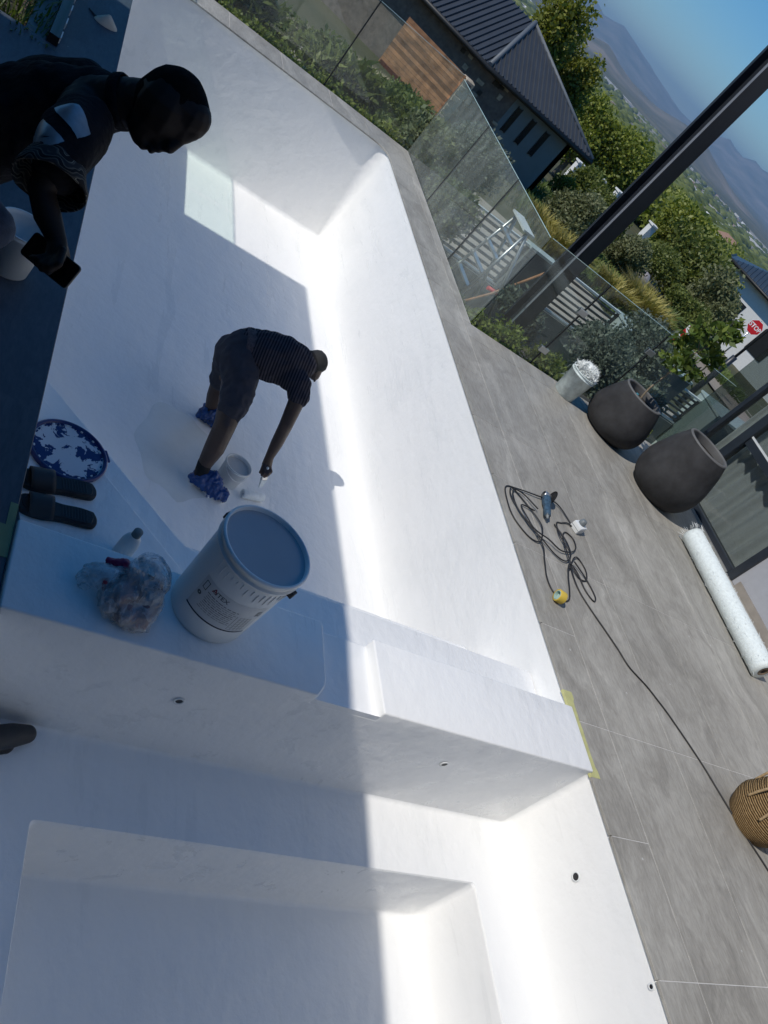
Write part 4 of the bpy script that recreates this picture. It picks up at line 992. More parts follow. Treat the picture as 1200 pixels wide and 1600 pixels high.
# ------------------------------------------------------------------ garden close to the glass
m = MB(); m.prism([(3.215, 4.425), (6.5, 4.425), (6.5, 6.1), (4.3, 6.3), (4.3, 8.6), (3.6, 9.2), (-.6, 9.2), (-.6, 7.83), (3.215, 7.83)], -1.9, -.62)
struct(m.build('garden_bed', 'soil'))
m = MB(); m.prism([(-4, 4.39), (-.565, 4.39), (-.565, 8.2), (-4, 8.2)], -1.9, -.08); struct(m.build('side_lawn', 'soil'))
stuff(blades('grass', [(-.6 - .35 * a - .1 * random.random(), 4.45 + .22 * b, -.08) for a in range(7) for b in range(10)], 5000, .16, .24, 'grass_green', None, 21, .006))
def shrub(name, label, c, r, mat, n, size, seed, gz=None, cat='shrub', group=None, elong=1.8, nb=9):
    rg = random.Random(seed); gz = ground_z(c[0], c[1]) if gz is None else gz
    t = thing(name, (c[0], c[1], gz), label, cat, group)
    bl = [((c[0] + r[0] * .5 * rg.uniform(-1, 1), c[1] + r[1] * .5 * rg.uniform(-1, 1), c[2] + r[2] * .5 * rg.uniform(-1, 1)), tuple(q * rg.uniform(.42, .66) for q in r)) for k in range(nb)]
    foliage('crown', bl, n, size, mat, t, seed, elong, .25)
    m = MB()
    tr = max(.012, .05 * r[2]) if cat == 'shrub' else max(.06, .045 * (c[2] + r[2] - gz))
    fork = Vector((c[0], c[1], gz + (c[2] - gz) * .55))
    m.tube(spline([(c[0], c[1], gz - .05), (c[0] + .04 * r[0], c[1], gz + (c[2] - gz) * .3), fork], 3), [tr * (1 - .04 * i) for i in range(7)], 7)
    for b in bl[:6]:
        e = Vector(b[0]); m.tube(spline([fork - Vector((0, 0, .03)), fork.lerp(e, .5) + Vector((0, 0, .08 * r[2])), e], 3), [tr * .55, tr * .5, tr * .42, tr * .34, tr * .25, tr * .18, tr * .1], 5)
    m.build('trunk' if cat == 'tree' else 'stem', 'bark_grey', t)
    return t
BG = 'shrubs just outside the glass'
shrub('shrub', 'small-leaved green shrub behind the glass, left of the white bucket', (3.80, 4.74, -.14), (.34, .22, .20), 'leaf_green', 2600, .026, 31, -.62)
shrub('shrub', 'low dark green shrub directly behind the white bucket', (4.42, 4.76, -.14), (.32, .24, .22), 'leaf_dark', 2400, .028, 32, -.62)
shrub('shrub', 'green foliage tucked in the corner where two glass panels meet', (3.42, 4.72, -.15), (.20, .20, .18), 'leaf_green', 1500, .028, 33, -.62)
shrub('shrub', 'feathery grey-green shrub behind the middle glass panel', (4.15, 5.35, -.05), (.38, .3, .30), 'leaf_silver', 3200, .026, 34, -.62, elong=3)
shrub('shrub', 'large silvery shrub between the slatted wall and the planter', (7.35, 7.6, -.70), (.85, .65, .62), 'leaf_silver', 13000, .034, 35)
shrub('shrub', 'loose silver-green shrub behind the lemon tree', (8.5, 8.2, -.45), (.8, .6, .62), 'leaf_silver', 8000, .036, 36)
shrub('shrub', 'yellow-green shrub low behind the two planters', (5.72, 4.78, -.10), (.26, .22, .20), 'leaf_yellow', 1500, .035, 37, -.62)
shrub('shrub', 'pale round shrub behind the tall planter', (6.15, 5.4, -.02), (.34, .3, .26), 'leaf_silver', 3200, .03, 38, -.62)
shrub('shrub', 'grey-green bush at the far corner of the coping', (3.55, 8.25, .05), (.55, .42, .42), 'leaf_olive', 4500, .04, 39, -.62)
shrub('shrub', 'tall olive bush behind the dusty glass corner', (4.15, 8.5, .10), (.55, .5, .5), 'leaf_silver', 7000, .034, 40, -.62)
shrub('shrub', 'olive bush halfway along the dusty glass', (3.75, 7.15, -.05), (.36, .5, .36), 'leaf_olive', 3600, .034, 41, -.62)
shrub('shrub', 'dark bush at the foot of the dusty glass panels', (3.50, 6.1, -.42), (.26, .75, .2), 'leaf_dark', 3600, .028, 42, -.62)
shrub('shrub', 'low bush behind the nearest dusty glass panel', (3.55, 5.2, -.36), (.28, .5, .2), 'leaf_olive', 3000, .028, 43, -.62)
t = thing('hedge', (1.4, 7.95, -.38), 'clipped low green hedge behind the far coping', 'hedge')
foliage('leaves', [((-.4 + .16 * k, 7.97 + .03 * math.sin(k * 2.1), -.10 + .02 * math.sin(k * 1.3)), (.16, .14, .15)) for k in range(23)], 6500, .028, 'leaf_green', t, 44, 1.5, .35)
m = MB()
for k in range(12): m.tube([(-.3 + .3 * k, 7.97, -.4), (-.28 + .3 * k, 7.98, -.08)], .008, 5)
m.build('stem', 'bark_grey', t)
shrub('shrub', 'dark reedy bush beyond the far glass, left of its black seal', (1.0, 8.9, -.1), (.8, .3, .42), 'leaf_dark', 3800, .05, 45, -.62, elong=4)
shrub('shrub', 'reedy dark bush beyond the far glass, right of its black seal', (2.5, 9.0, -.15), (.6, .3, .36), 'leaf_dark', 2800, .05, 46, -.62, elong=4)

# ------------------------------------------------------------------ boundary wall with slatted openings
bw = thing('boundary_wall', (7.5, 10.1, -1.9), 'grey-green garden wall with dark slatted openings below the deck', 'wall')
def wallbox(nm, x0, y0, z0, x1, y1, z1, mat, bev=0.0): m = MB(); m.box(x0, y0, z0, x1, y1, z1); return m.build(nm, mat, bw, bev, 1)
GZ = -2.2
wallbox('wall', 4.2, 10.0, GZ, 5.18, 10.2, -.60, 'wall_green_grey'); wallbox('wall', 5.18, 10.0, GZ, 6.72, 10.2, -1.39, 'wall_green_grey')
wallbox('wall', 6.72, 10.0, GZ, 7.30, 10.2, -.55, 'wall_green_grey'); wallbox('wall', 7.30, 10.0, GZ, 9.02, 10.2, -1.22, 'wall_green_grey')
wallbox('pier', 9.02, 9.35, GZ, 9.30, 10.2, -.54, 'wall_cap'); wallbox('wall', 9.30, 9.37, GZ, 10.75, 9.55, -.56, 'wall_green_grey'); wallbox('wall', 10.75, 9.37, GZ, 11.35, 9.55, -1.35, 'wall_green_grey')
wallbox('pier', 11.35, 8.9, GZ, 11.6, 9.6, -.60, 'wall_cap'); wallbox('wall', 11.6, 8.92, GZ, 13.2, 9.1, -.62, 'wall_green_grey')
wallbox('cap', 9.0, 9.33, -.54, 9.34, 10.22, -.50, 'wall_cap'); wallbox('cap', 9.30, 9.35, -.56, 10.77, 9.57, -.515, 'wall_cap'); wallbox('cap', 6.70, 9.98, -.55, 7.32, 10.22, -.51, 'wall_cap'); wallbox('cap', 11.33, 8.88, -.60, 13.2, 9.62, -.56, 'wall_cap')
for x0, x1, z0, z1, n, yy in ((5.18, 6.72, -1.34, -.56, 7, 10.08), (7.30, 9.02, -1.18, -.52, 7, 10.08), (10.75, 11.35, -1.3, -.72, 6, 9.44)):
    wallbox('rail', x0, yy - .03, z1, x1, yy + .03, z1 + .035, 'rail_white'); wallbox('rail', x0, yy - .03, z0 - .03, x1, yy + .03, z0, 'rail_white')
    pit = (z1 - z0) / n
    for k in range(n): wallbox('slat', x0 + .01, yy - .015, z0 + pit * (k + .22), x1 - .01, yy + .015, z0 + pit * (k + .60), 'slat_dark')
    wallbox('slat_frame', x1 - .05, yy - .02, z0, x1 - .005, yy + .02, z1, 'slat_dark'); wallbox('slat_frame', x0 + .005, yy - .02, z0, x0 + .05, yy + .02, z1, 'slat_dark')
m = MB(); nx, ny = 24, 14
for j in range(ny + 1):
    for i in range(nx + 1): x, y = 2.5 + 13 * i / nx, 10.35 + 9 * j / ny; m.v.append((x, y, ground_z(x, y) + .07))
for j in range(ny):
    for i in range(nx): k = j * (nx + 1) + i; m.f.append((k, k + 1, k + nx + 2, k + nx + 1)); m.s.append(True)
simple('drive_paving', (.40, .34, .27), .9, var=.10, vscale=1.2, world_space=True, bump=.2)
struct(m.build('driveway', 'drive_paving'))
m = MB(); m.tube([(6.50, 9.80, -1.385), (7.10, 9.80, -1.365)], .035, 10); tag(m.build('red_pipe', 'sign_red'), 'short red pipe fixed to the garden wall behind the glass', 'pipe')
m = MB(); m.tube([(7.13, 9.80, -2.0), (7.13, 9.80, -1.3)], .03, 8); o = m.build('bracket', 'slat_dark'); o.parent = bpy.data.objects['red_pipe']
m = MB(); m.tube([(6.0, 9.6, -2.0), (6.55, 9.68, -1.40), (7.06, 9.72, -.62)], .022, 8); m.tube([(7.06, 9.72, -.62), (7.2, 9.8, -.6)], .03, 8); tag(m.build('timber_prop', 'timber'), 'slanting pale timber prop leaning on the garden wall', 'prop')
# stepladder behind the dusty glass
t = thing('stepladder', (4.95, 7.45, -.38), 'aluminium stepladder standing behind the dusty glass', 'ladder')
ap = [Vector((4.80, 7.30, .21)), Vector((4.80, 7.75, .20))]
for nm, dx in (('front_frame', -.16), ('back_frame', .40)):
    m = MB()
    for a in ap: m.tube([a, a + Vector((dx, (.08 if a.y > 7.5 else -.08), -1.15))], .022, 6)
    m.build(nm, 'aluminium', t)
for k in range(1, 5):
    q = k / 5; m = MB(); A = ap[0] + Vector((-.16, -.08, -1.15)) * q; B = ap[1] + Vector((-.16, .08, -1.15)) * q
    m.box(A.x - .04, A.y, A.z - .01, A.x + .04, B.y, A.z + .01); m.build('tread', 'aluminium', t)
m = MB(); m.box(4.72, 7.27, .20, 4.90, 7.78, .225); m.build('top_step', 'rail_white', t)
# steel post
t = thing('steel_post', (3.95, 5.02, -.4), 'tall dark steel post rising behind the glass', 'post')
PMx = TM((3.955, 5.03, 0), R_(8))
m = MB(); m.box(-.085, -.085, -1.9, .085, -.060, 6.2, PMx); m.box(-.085, .060, -1.9, .085, .085, 6.2, PMx); m.box(-.012, -.060, -1.9, .012, .060, 6.2, PMx); m.build('column', 'post_navy', t)
m = MB(); m.box(-.0862, -.0862, -1.9, -.0852, -.0602, 6.2, PMx); m.build('edge_glint', 'post_glint', t)  # paler sheet paints the sun caught on the flange edge

# ------------------------------------------------------------------ neighbour's house
nh = thing('neighbour_house', (11, 27, -3.2), 'neighbouring house with dark ribbed metal hip roof and stone cladding', 'house')
A = Vector((11.05, 26.0, 0)); B = Vector((16.25, 26.0, 0)); U = Vector((-.78, .626, 0)); Lf = A + U * 9; AP = Vector((12.75, 29.2, .92)); RE = AP + U * 9
ze, zw = -.66, -3.3
def quadwall(nm, P, Q, z0, z1, th, mat, par=nh):
    d = (Q - P).normalized(); nrm = Vector((d.y, -d.x, 0)); m = MB()
    m.prism([(P.x, P.y), (Q.x, Q.y), (Q.x - nrm.x * th, Q.y - nrm.y * th), (P.x - nrm.x * th, P.y - nrm.y * th)], z0, z1); return m.build(nm, mat, par)
inA = Vector((11.3, 26.55, 0)); inB = Vector((15.6, 26.55, 0)); inL = inA + U * 8.4
quadwall('wall', inA + Vector((1.5, 0, 0)), inB, zw, ze + .05, .2, 'nb_wall'); quadwall('stone_wall', inA, inA + Vector((1.5, 0, 0)), zw, ze + .05, .21, 'stone_dark'); quadwall('wall', inB, inB + Vector((0, 5, 0)), zw, ze + .05, .2, 'nb_wall')
quadwall('wall', inL, inA, zw, ze + .05, .2, 'stone_dark')
rg = random.Random(9)
for k in range(34):                                     # stones on the cladding
    u = rg.random() * 3.4; z = rg.uniform(-2.6, -.9); P = (inA + Vector((u, -.02, 0))) if u < 1.45 else (inA + U * (u - 1.4)); w = rg.uniform(.12, .3); h = rg.uniform(.08, .18)
    m = MB(); m.box(-w / 2, -.03, -h / 2, w / 2, .03, h / 2, TM((P.x, P.y, z), 0 if u < 1.45 else math.atan2(U.y, U.x))); m.build('stone', 'stone' if k % 3 else 'soil', nh)
for x in (13.05, 13.75, 14.45):
    m = MB(); m.box(x, 26.5, -1.95, x + .16, 26.56, -1.05); f_ = m.build('slit_window', 'dark_pane', nh); m = MB(); m.box(x - .03, 26.515, -1.98, x, 26.57, -1.02); m.box(x + .16, 26.515, -1.98, x + .19, 26.57, -1.02); m.build('frame', 'fascia', f_)
gd = quadwall('garage_door', inA + U * 3.4 - Vector((U.y, -U.x, 0)) * -.06, inA + U * .5 - Vector((U.y, -U.x, 0)) * -.06, -2.9, -1.0, .05, 'timber_red')
quadwall('door_surround', inA + U * 3.5 + Vector((U.y, -U.x, 0)) * .05, inA + U * .4 + Vector((U.y, -U.x, 0)) * .05, -1.0, -.80, .06, 'soffit')
def plane_ribs(nm, E0, E1, T0, T1, n, mat):
    m = MB(); m.add([E0, E1, T1, T0], [(0, 1, 2, 3)]); o = m.build(nm, mat, nh); md = o.modifiers.new('s', 'SOLIDIFY'); md.thickness = .06; md.offset = -1
    nrm = (E1 - E0).cross(T0 - E0).normalized()
    if nrm.z < 0: nrm = -nrm
    return o, nrm
e0 = Vector((A.x, A.y, ze)); e1 = Vector((B.x, B.y, ze)); e2 = Vector((Lf.x, Lf.y, ze))
def roof_tri(nm, a, b, c):
    m = MB(); m.add([a, b, c], [(0, 1, 2)]); o = m.build(nm, 'nb_roof', nh); md = o.modifiers.new('s', 'SOLIDIFY'); md.thickness = .05; return o
ro1 = roof_tri('roof_plane', e0, e1, AP)
m = MB(); m.add([e2, e0, AP, RE], [(0, 1, 2, 3)]); ro2 = m.build('roof_plane', 'nb_roof', nh); md = ro2.modifiers.new('s', 'SOLIDIFY'); md.thickness = .05
m = MB(); e3 = Vector((B.x, B.y + 6.4, ze)); m.add([e1, e3, AP], [(0, 1, 2)]); m.add([AP, e3, e3 + U * 9, RE], [(0, 1, 2, 3)]); m.build('roof_plane', 'nb_roof', nh)
def ribs(par, a, b, top_a, top_b, n, w=.03, h=.05, clip=None):
    nrm = (b - a).cross(top_a - a).normalized(); nrm = nrm if nrm.z > 0 else -nrm
    d = (b - a).normalized()
    for k in range(1, n):
        q = k / n; P = a.lerp(b, q); T = top_a.lerp(top_b, q)
        m = MB(); v = []
        for X in (P, T): v += [X - d * w + nrm * .004, X + d * w + nrm * .004, X + d * w * .5 + nrm * h, X - d * w * .5 + nrm * h]
        m.add(v, [(0, 1, 5, 4), (1, 2, 6, 5), (2, 3, 7, 6), (3, 0, 4, 7), (0, 3, 2, 1), (4, 5, 6, 7)]); m.build('rib', 'nb_roof', par)
# ribs of the hip end run straight up its slope; each stops at a hip
n = 26
for k in range(1, n):
    x = A.x + (B.x - A.x) * k / n; P = Vector((x, A.y, ze)); top = AP
    if x < AP.x: q = (x - A.x) / (AP.x - A.x)
    else: q = (B.x - x) / (B.x - AP.x)
    T = Vector((x, A.y + (AP.y - A.y) * q, ze + (AP.z - ze) * q)); nrm = (e1 - e0).cross(AP - e0).normalized(); d = Vector((1, 0, 0))
    m = MB(); v = []
    for X in (P, T): v += [X - d * .03 + nrm * .004, X + d * .03 + nrm * .004, X + d * .015 + nrm * .05, X - d * .015 + nrm * .05]
    m.add(v, [(0, 1, 5, 4), (1, 2, 6, 5), (2, 3, 7, 6), (3, 0, 4, 7), (0, 3, 2, 1), (4, 5, 6, 7)]); m.build('rib', 'nb_roof', ro1)
slope = Vector((AP.x - A.x, AP.y - A.y, 0)); along = slope.dot(U); foot = e0 + U * along; up = AP - foot
for k in range(1, 40):
    s_ = k * .21; P = e0 + U * s_; q = min(1, s_ / along) if along > 0 else 1; T = P + up * q
    d = U; nrm = U.cross(up).normalized(); nrm = nrm if nrm.z > 0 else -nrm
    m = MB(); v = []
    for X in (P, T): v += [X - d * .03 + nrm * .004, X + d * .03 + nrm * .004, X + d * .015 + nrm * .055, X - d * .015 + nrm * .055]
    m.add(v, [(0, 1, 5, 4), (1, 2, 6, 5), (2, 3, 7, 6), (3, 0, 4, 7), (0, 3, 2, 1), (4, 5, 6, 7)]); m.build('rib', 'nb_roof', ro2)
m = MB(); m.tube([e0 + Vector((0, 0, .03)), AP + Vector((0, 0, .05))], .085, 6); m.build('hip_cap', 'nb_ridge', nh)
m = MB(); m.tube([e1 + Vector((0, 0, .02)), AP + Vector((0, 0, .03))], .07, 6); m.build('hip_cap', 'nb_ridge', nh)
m = MB(); m.tube([e2 + Vector((0, 0, -.08)), e0 + Vector((0, 0, -.08)), e1 + Vector((0, 0, -.08)), e3 + Vector((0, 0, -.08))], .10, 6); m.build('gutter', 'fascia', nh)
m = MB(); m.add([Vector((p.x, p.y, ze - .04)) for p in (e2, e0, e1, e3)], [(0, 1, 2, 3)]); m.build('soffit', 'soffit', nh)
# timber gate and stone pier in front
t = thing('timber_gate', (9.2, 24.7, -2.7), 'sunlit brown timber board gate in front of the neighbouring house', 'gate')
G0 = Vector((9.9, 24.05, 0)); GU = Vector((-.80, .60, 0)); GL = 2.45
for k in range(13):
    z0 = -2.62 + k * .117; P = G0 + GU * .02; Q = G0 + GU * GL; d = GU; nv = Vector((-.6, -.8, 0)) * .03
    m = MB(); m.prism([(P.x + nv.x, P.y + nv.y), (Q.x + nv.x, Q.y + nv.y), (Q.x, Q.y), (P.x, P.y)], z0, z0 + .108); o = m.build('board', 'timber', t)
m = MB(); q = G0 + GU * 1.2; m.box(-1.2, .04, -2.62, 1.2, .09, -2.5, TM((q.x, q.y, 0), math.atan2(GU.y, GU.x))); m.build('frame', 'timber_red', t)
m = MB(); m.box(9.9, 24.0, -2.75, 10.26, 24.4, -1.12); o = m.build('stone_pier', 'stone', None, .03, 1); tag(o, 'pale stone pier at the end of the timber gate', 'pier')
for k in range(9):
    m = MB(); z = -2.65 + k * .165; m.box(9.885, 23.985 - .01 * (k % 2), z, 10.08 + .08 * (k % 3 - 1), 24.0, z + .13); m.build('stone', 'stone' if k % 4 else 'stone_dark', o, .012, 1)
# strip of dry grass in front of the dark bank
pts = [(3.4 + (9.6 - 3.4) * q, 18.6 + 5.6 * math.sin(q * 1.5) / math.sin(1.5), 0) for q in [k / 34 for k in range(35)]]
stuff(blades('dry_grass', [(a, b, ground_z(a, b) + .02) for a, b, c in pts], 4200, .34, .20, 'grass_dry', None, 51, .014))
for k, (x, y, r, lab) in enumerate(((3.0, 16.5, .8, 'dark bank shrub below the dry grass, furthest left'), (4.6, 17.6, .9, 'dark bank shrub below the dry grass, in the middle'), (6.4, 18.4, .9, 'dark bank shrub below the dry grass, by the timber gate'), (7.6, 20.2, .8, 'dark shrub at the foot of the timber gate'), (5.6, 14.6, .8, 'dark shrub on the bank behind the far glass corner'))):
    shrub('shrub', lab, (x, y, ground_z(x, y) + r * .45), (r * 1.3, r, r * .6), 'leaf_dark', 2600, .07, 60 + k)

# ------------------------------------------------------------------ hillside planting and trees
def at(a, el, r):
    x, y = az(a, r); return (x - .511, y - 1.28, 2.121 + r * math.tan(R_(el)))
def plant(name, label, a, el, r, rx, rz, mat, n, size, seed, cat='shrub', **kw): return shrub(name, label, at(a, el, r), (rx, rx, rz), mat, n, size, seed, None, cat, **kw)
plant('garden_tree', 'broad bright green tree in the middle distance above the olive bush', 33.4, -3.9, 62, 3.3, 2.7, 'leaf_green', 18000, 0.158, 71, 'tree', nb=16)
plant('garden_tree', 'green tree behind the pointed end of the ribbed roof', 30.4, -4.1, 60, 2.1, 2.3, 'leaf_green', 10000, 0.145, 72, 'tree', nb=12)
plant('garden_tree', 'tall leafy tree standing left behind the ribbed roof', 24.9, -1.9, 46, 1.7, 2.4, 'leaf_yellow', 9000, 0.132, 73, 'tree', nb=14)
plant('garden_tree', 'leafy tree rising just over the ribbed roof edge', 27.2, -2.7, 48, 1.5, 2.0, 'leaf_yellow', 7600, 0.132, 74, 'tree', nb=12)
plant('garden_tree', 'wide dark green tree right of the steel post, in front of the white house', 41.3, -5.2, 46, 2.7, 1.9, 'leaf_dark', 16000, 0.132, 75, 'tree', nb=16)
plant('garden_tree', 'lighter green tree right of the steel post below the valley', 39.4, -4.1, 56, 2.7, 2.0, 'leaf_green', 13000, 0.145, 76, 'tree', nb=14)
plant('garden_tree', 'dark tree with hanging twigs beside the stop sign', 43.9, -5.6, 43, 1.5, 1.6, 'leaf_olive', 9000, 0.112, 77, 'tree', nb=12)
plant('garden_tree', 'dark green tree below the valley at the right edge', 46.5, -3.4, 80, 3.0, 2.4, 'leaf_dark', 10000, 0.198, 78, 'tree', nb=12)
plant('shrub', 'large rounded olive-grey bush left of the steel post', 33.2, -7.9, 29, 1.15, .98, 'leaf_olive', 12000, 0.066, 81)
plant('shrub', 'dark bush above the olive-grey bush', 34.5, -6.4, 36, 1.3, .75, 'leaf_dark', 7600, 0.073, 82)
plant('shrub', 'yellow-green bush next to the steel post', 35.2, -7.1, 33, .55, .5, 'leaf_yellow', 3200, 0.059, 83)
plant('shrub', 'domed grey-green bush right of the steel post', 37.7, -7.2, 35, .98, .95, 'leaf_olive', 10000, 0.066, 84)
plant('shrub', 'yellowish bush by the house corner', 31.7, -7.2, 34, .8, .5, 'leaf_yellow', 4400, 0.066, 85)
plant('shrub', 'bright yellow-green sapling above the domed bush', 38.4, -4.9, 46, .6, .55, 'leaf_yellow', 1800, 0.086, 86)
plant('shrub', 'dark green bush below the ribbed roof corner', 32.2, -6.3, 42, 1.2, .9, 'leaf_dark', 5200, 0.086, 87)
plant('shrub', 'green bush behind the domed bush', 39.2, -6.2, 42, 1.3, .8, 'leaf_dark', 5200, 0.079, 88)
plant('shrub', 'dark shrub under the wide dark tree', 42.5, -6.9, 40, 1.3, .6, 'leaf_dark', 5200, 0.079, 89)
def tuft(name, label, a, el, r, n, h, sp, mat, seed, cat='grass', w=.02, droop=.7):
    x, y, z = at(a, el, r); z = ground_z(x, y); t = thing(name, (x, y, z), label, cat)
    blades('blades', [(x, y, z)], n, h, sp, mat, t, seed, w, droop); return t
tuft('grass_clump', 'large golden grass clump below the domed bush', 40.6, -8.3, 30, 1500, 1.25, .75, 'grass_gold', 91)
tuft('grass_clump', 'golden grass clump right of the steel post', 38.6, -9.0, 28, 900, .95, .65, 'grass_gold', 92)
tuft('grass_clump', 'golden grass clump left of the steel post', 34.6, -9.6, 26.5, 800, .9, .55, 'grass_gold', 93)
tuft('grass_clump', 'yellow grass clump under the olive-grey bush', 33.4, -9.9, 26, 600, .7, .5, 'grass_gold', 94)
tuft('grass_clump', 'green-gold grass clump right above the glass corner', 32.1, -9.2, 27.5, 600, .8, .5, 'grass_gold', 95)
tuft('spiky_plant', 'spiky green aloe right of the large golden grass', 42.3, -7.2, 36, 140, 1.0, .22, 'grass_green', 96, 'plant', .05, .9)
tuft('spiky_plant', 'second spiky aloe nearer the path', 42.6, -8.0, 34, 110, .8, .2, 'grass_green', 97, 'plant', .05, .9)
stuff(blades('lawn', [(lambda p: (p[0], p[1], ground_z(p[0], p[1])))(at(43.5 + 4.6 * q, -7, 42 - 3 * q + 4 * ((k * 37) % 11) / 11)) for k, q in [(i, i / 60) for i in range(61)]], 7000, .45, 1.1, 'grass_green', None, 98, .03))
stuff(blades('ground_grass', [(lambda p: (p[0], p[1], ground_z(p[0], p[1])))(at(31 + 13 * random.random(), -8, 27 + 16 * random.random())) for k in range(260)], 15000, .35, 1.2, 'grass_green', None, 99, .03))
m = MB(); x, y, z = at(39.1, -7.6, 37); m.sphere((x, y, ground_z(x, y) + .35), (.5, .45, .62), 14, 10); m.v = [tuple(Vector(v) + Vector((1, 1, 1)) * .14 * noise.noise(Vector(v) * 2.2)) for v in m.v]
tag(m.build('boulder', 'boulder'), 'pale upright boulder beside the golden grass', 'rock')
# path with kerb
def draped(name, left, right, mat, dz, n=10):
    m = MB(); a = spline([(*p, 0) for p in left], n); b = spline([(*p, 0) for p in right], n)
    for p, q in zip(a, b):
        for k in range(5): s = p.lerp(q, k / 4); m.v.append((s.x, s.y, ground_z(s.x, s.y) + dz))
    for i in range(len(a) - 1):
        for k in range(4): j = i * 5 + k; m.f.append((j, j + 1, j + 6, j + 5)); m.s.append(True)
    return m.build(name, mat)
struct(draped('path', [(27.5, 33.0), (26.4, 28.6), (25.3, 25.2), (25.0, 22.0), (26, 17)], [(29.5, 33.5), (29.0, 29.2), (28.8, 26.2), (29.5, 23.0), (31, 18)], 'path', .08))
struct(draped('kerb', [(29.5, 33.5), (29.0, 29.2), (28.8, 26.2), (29.5, 23.0), (31, 18)], [(29.75, 33.5), (29.25, 29.2), (29.05, 26.2), (29.75, 23.0), (31.25, 18)], 'kerb_stone', .18))
# stop sign
x, y, z = at(46.4, -4.73, 34); face = math.atan2(x + .5, y + 1.28)
t = thing('stop_sign', (x, y, ground_z(x, y)), 'red octagonal stop sign in front of the white house', 'sign')
SM = Matrix.Translation((x, y, z)) @ Matrix.Rotation(-face, 4, 'Z') @ Matrix.Rotation(R_(90), 4, 'X')
m = MB(); m.prism([(.31 * math.cos(R_(22.5 + 45 * k)), .31 * math.sin(R_(22.5 + 45 * k))) for k in range(8)], 0, .012, SM); pl = m.build('plate', 'sign_white', t)
m = MB(); m.prism([(.285 * math.cos(R_(22.5 + 45 * k)), .285 * math.sin(R_(22.5 + 45 * k))) for k in range(8)], .0125, .015, SM); m.build('red_face', 'sign_red', pl)
me = text_mesh('STOP', .21, .005)
for v in me.vertices: v.co = SM @ Vector((v.co.x, v.co.y * 1.1, .018))
link('lettering', me, 'sign_white', pl)
m = MB(); m.tube([(x + .01, y + .03, ground_z(x, y)), (x + .01, y + .03, z + .3)], .03, 8); m.build('pole', 'steel', t)
# lamp post, hazard plate
x, y, z = at(47.05, -8.0, 24)
t = thing('lamp_post', (x, y, ground_z(x, y)), 'thin dark lamp post with a thick base in front of the path', 'lamp post')
m = MB(); m.tube([(x, y, ground_z(x, y)), (x, y, z), (x, y, z + .55)], .085, 10); m.build('base', 'post_navy', t)
m = MB(); m.tube([(x, y, z + .5), (x, y, 3.2)], .04, 10); m.build('pole', 'post_navy', t)
m = MB(); m.lathe([(.12, 0), (.16, .02), (.16, .05), (0, .12)], 16, TM((x, y, 3.2))); m.build('head', 'post_navy', t)
x, y, z = at(43.8, -8.95, 20)
t = thing('hazard_plate', (x, y, ground_z(x, y)), 'red and white striped hazard plate among the shrubs', 'sign')
HM = Matrix.Translation((x, y, z)) @ Matrix.Rotation(-R_(43), 4, 'Z')
m = MB(); m.box(-.075, 0, 0, .075, .012, .58, HM); pl = m.build('plate', 'sign_white', t)
for z0, z1 in ((.0, .10), (.22, .38), (.50, .58)):
    m = MB(); P = [(-.076, z0 + (.06 if z0 else 0)), (.076, max(z0 - .06, 0)), (.076, z1 - (.06 if z1 < .55 else 0)), (-.076, min(z1 + .06, .581))]; m.add([HM @ Vector((a, -.004, b)) for a, b in P], [(0, 1, 2, 3)]); m.build('stripe', 'sign_red', pl)
m = MB(); m.tube([(x, y + .03, ground_z(x, y)), (x, y + .03, z + .5)], .02, 6); m.build('pole', 'steel', t)
# white gate pillars down the road
for k, (a, el, r) in enumerate(((31.2, -5.75, 52), (32.8, -5.5, 50), (34.3, -5.3, 50), (37.3, -5.2, 52), (38.3, -4.7, 56))):
    x, y, z = at(a, el, r); t = thing('gate_pillar', (x, y, ground_z(x, y)), ['white pillar right under the ribbed roof corner', 'white pillar second from the ribbed roof', 'white pillar nearest the steel post on its left', 'white pillar just right of the steel post', 'white pillar beside the bright sapling'][k], 'pillar', 'white pillars along the lower road')
    m = MB(); m.box(x - .22, y - .22, ground_z(x, y) - .3, x + .22, y + .22, z + .15); m.build('shaft', 'white_wall', t); m = MB(); m.box(x - .29, y - .29, z + .15, x + .29, y + .29, z + .24); m.build('cap', 'white_wall', t)
def small_house(label, a, el, r, w, d, h, rot, roof='far_roof'):
    x, y, z = at(a, el, r); t = thing('white_house', (x, y, z - h), label, 'house', 'white houses below the garden'); M = TM((x, y, z - h), R_(-a) + rot)
    m = MB(); m.box(-w, -d, -2, w, d, h, M); m.build('wall', 'white_wall', t)
    m = MB(); m.add([M @ Vector(v) for v in ((-w - .4, -d - .4, h), (w + .4, -d - .4, h), (w + .4, d + .4, h), (-w - .4, d + .4, h), (-w * .5, 0, h + d * .55), (w * .5, 0, h + d * .55))], [(0, 1, 5, 4), (1, 2, 5), (2, 3, 4, 5), (3, 0, 4), (3, 2, 1, 0)]); m.build('roof', roof, t)
    for k in (-.5, .1, .6): m = MB(); m.box(w * k - .5, -d - .03, h * .35, w * k + .5, -d, h * .8, M); m.build('window', 'dark_pane', t)
small_house('white house with terracotta roof left in the trees below the ribbed roof', 31.8, -2.95, 330, 6, 4, 3.4, .3)
small_house('pale house beside the terracotta one in the trees', 32.7, -2.75, 380, 6, 4, 3.4, -.2, 'white_wall')
small_house('white house in the trees left of the steel post', 29.5, -2.75, 380, 6, 4, 3.2, .1)
small_house('white house among dark trees right of the steel post', 39.4, -2.6, 400, 6, 4, 3.4, .2, 'white_wall')
small_house('sandy house just above the blue-grey roof', 41.2, -2.6, 330, 4.5, 3.5, 3, -.3)
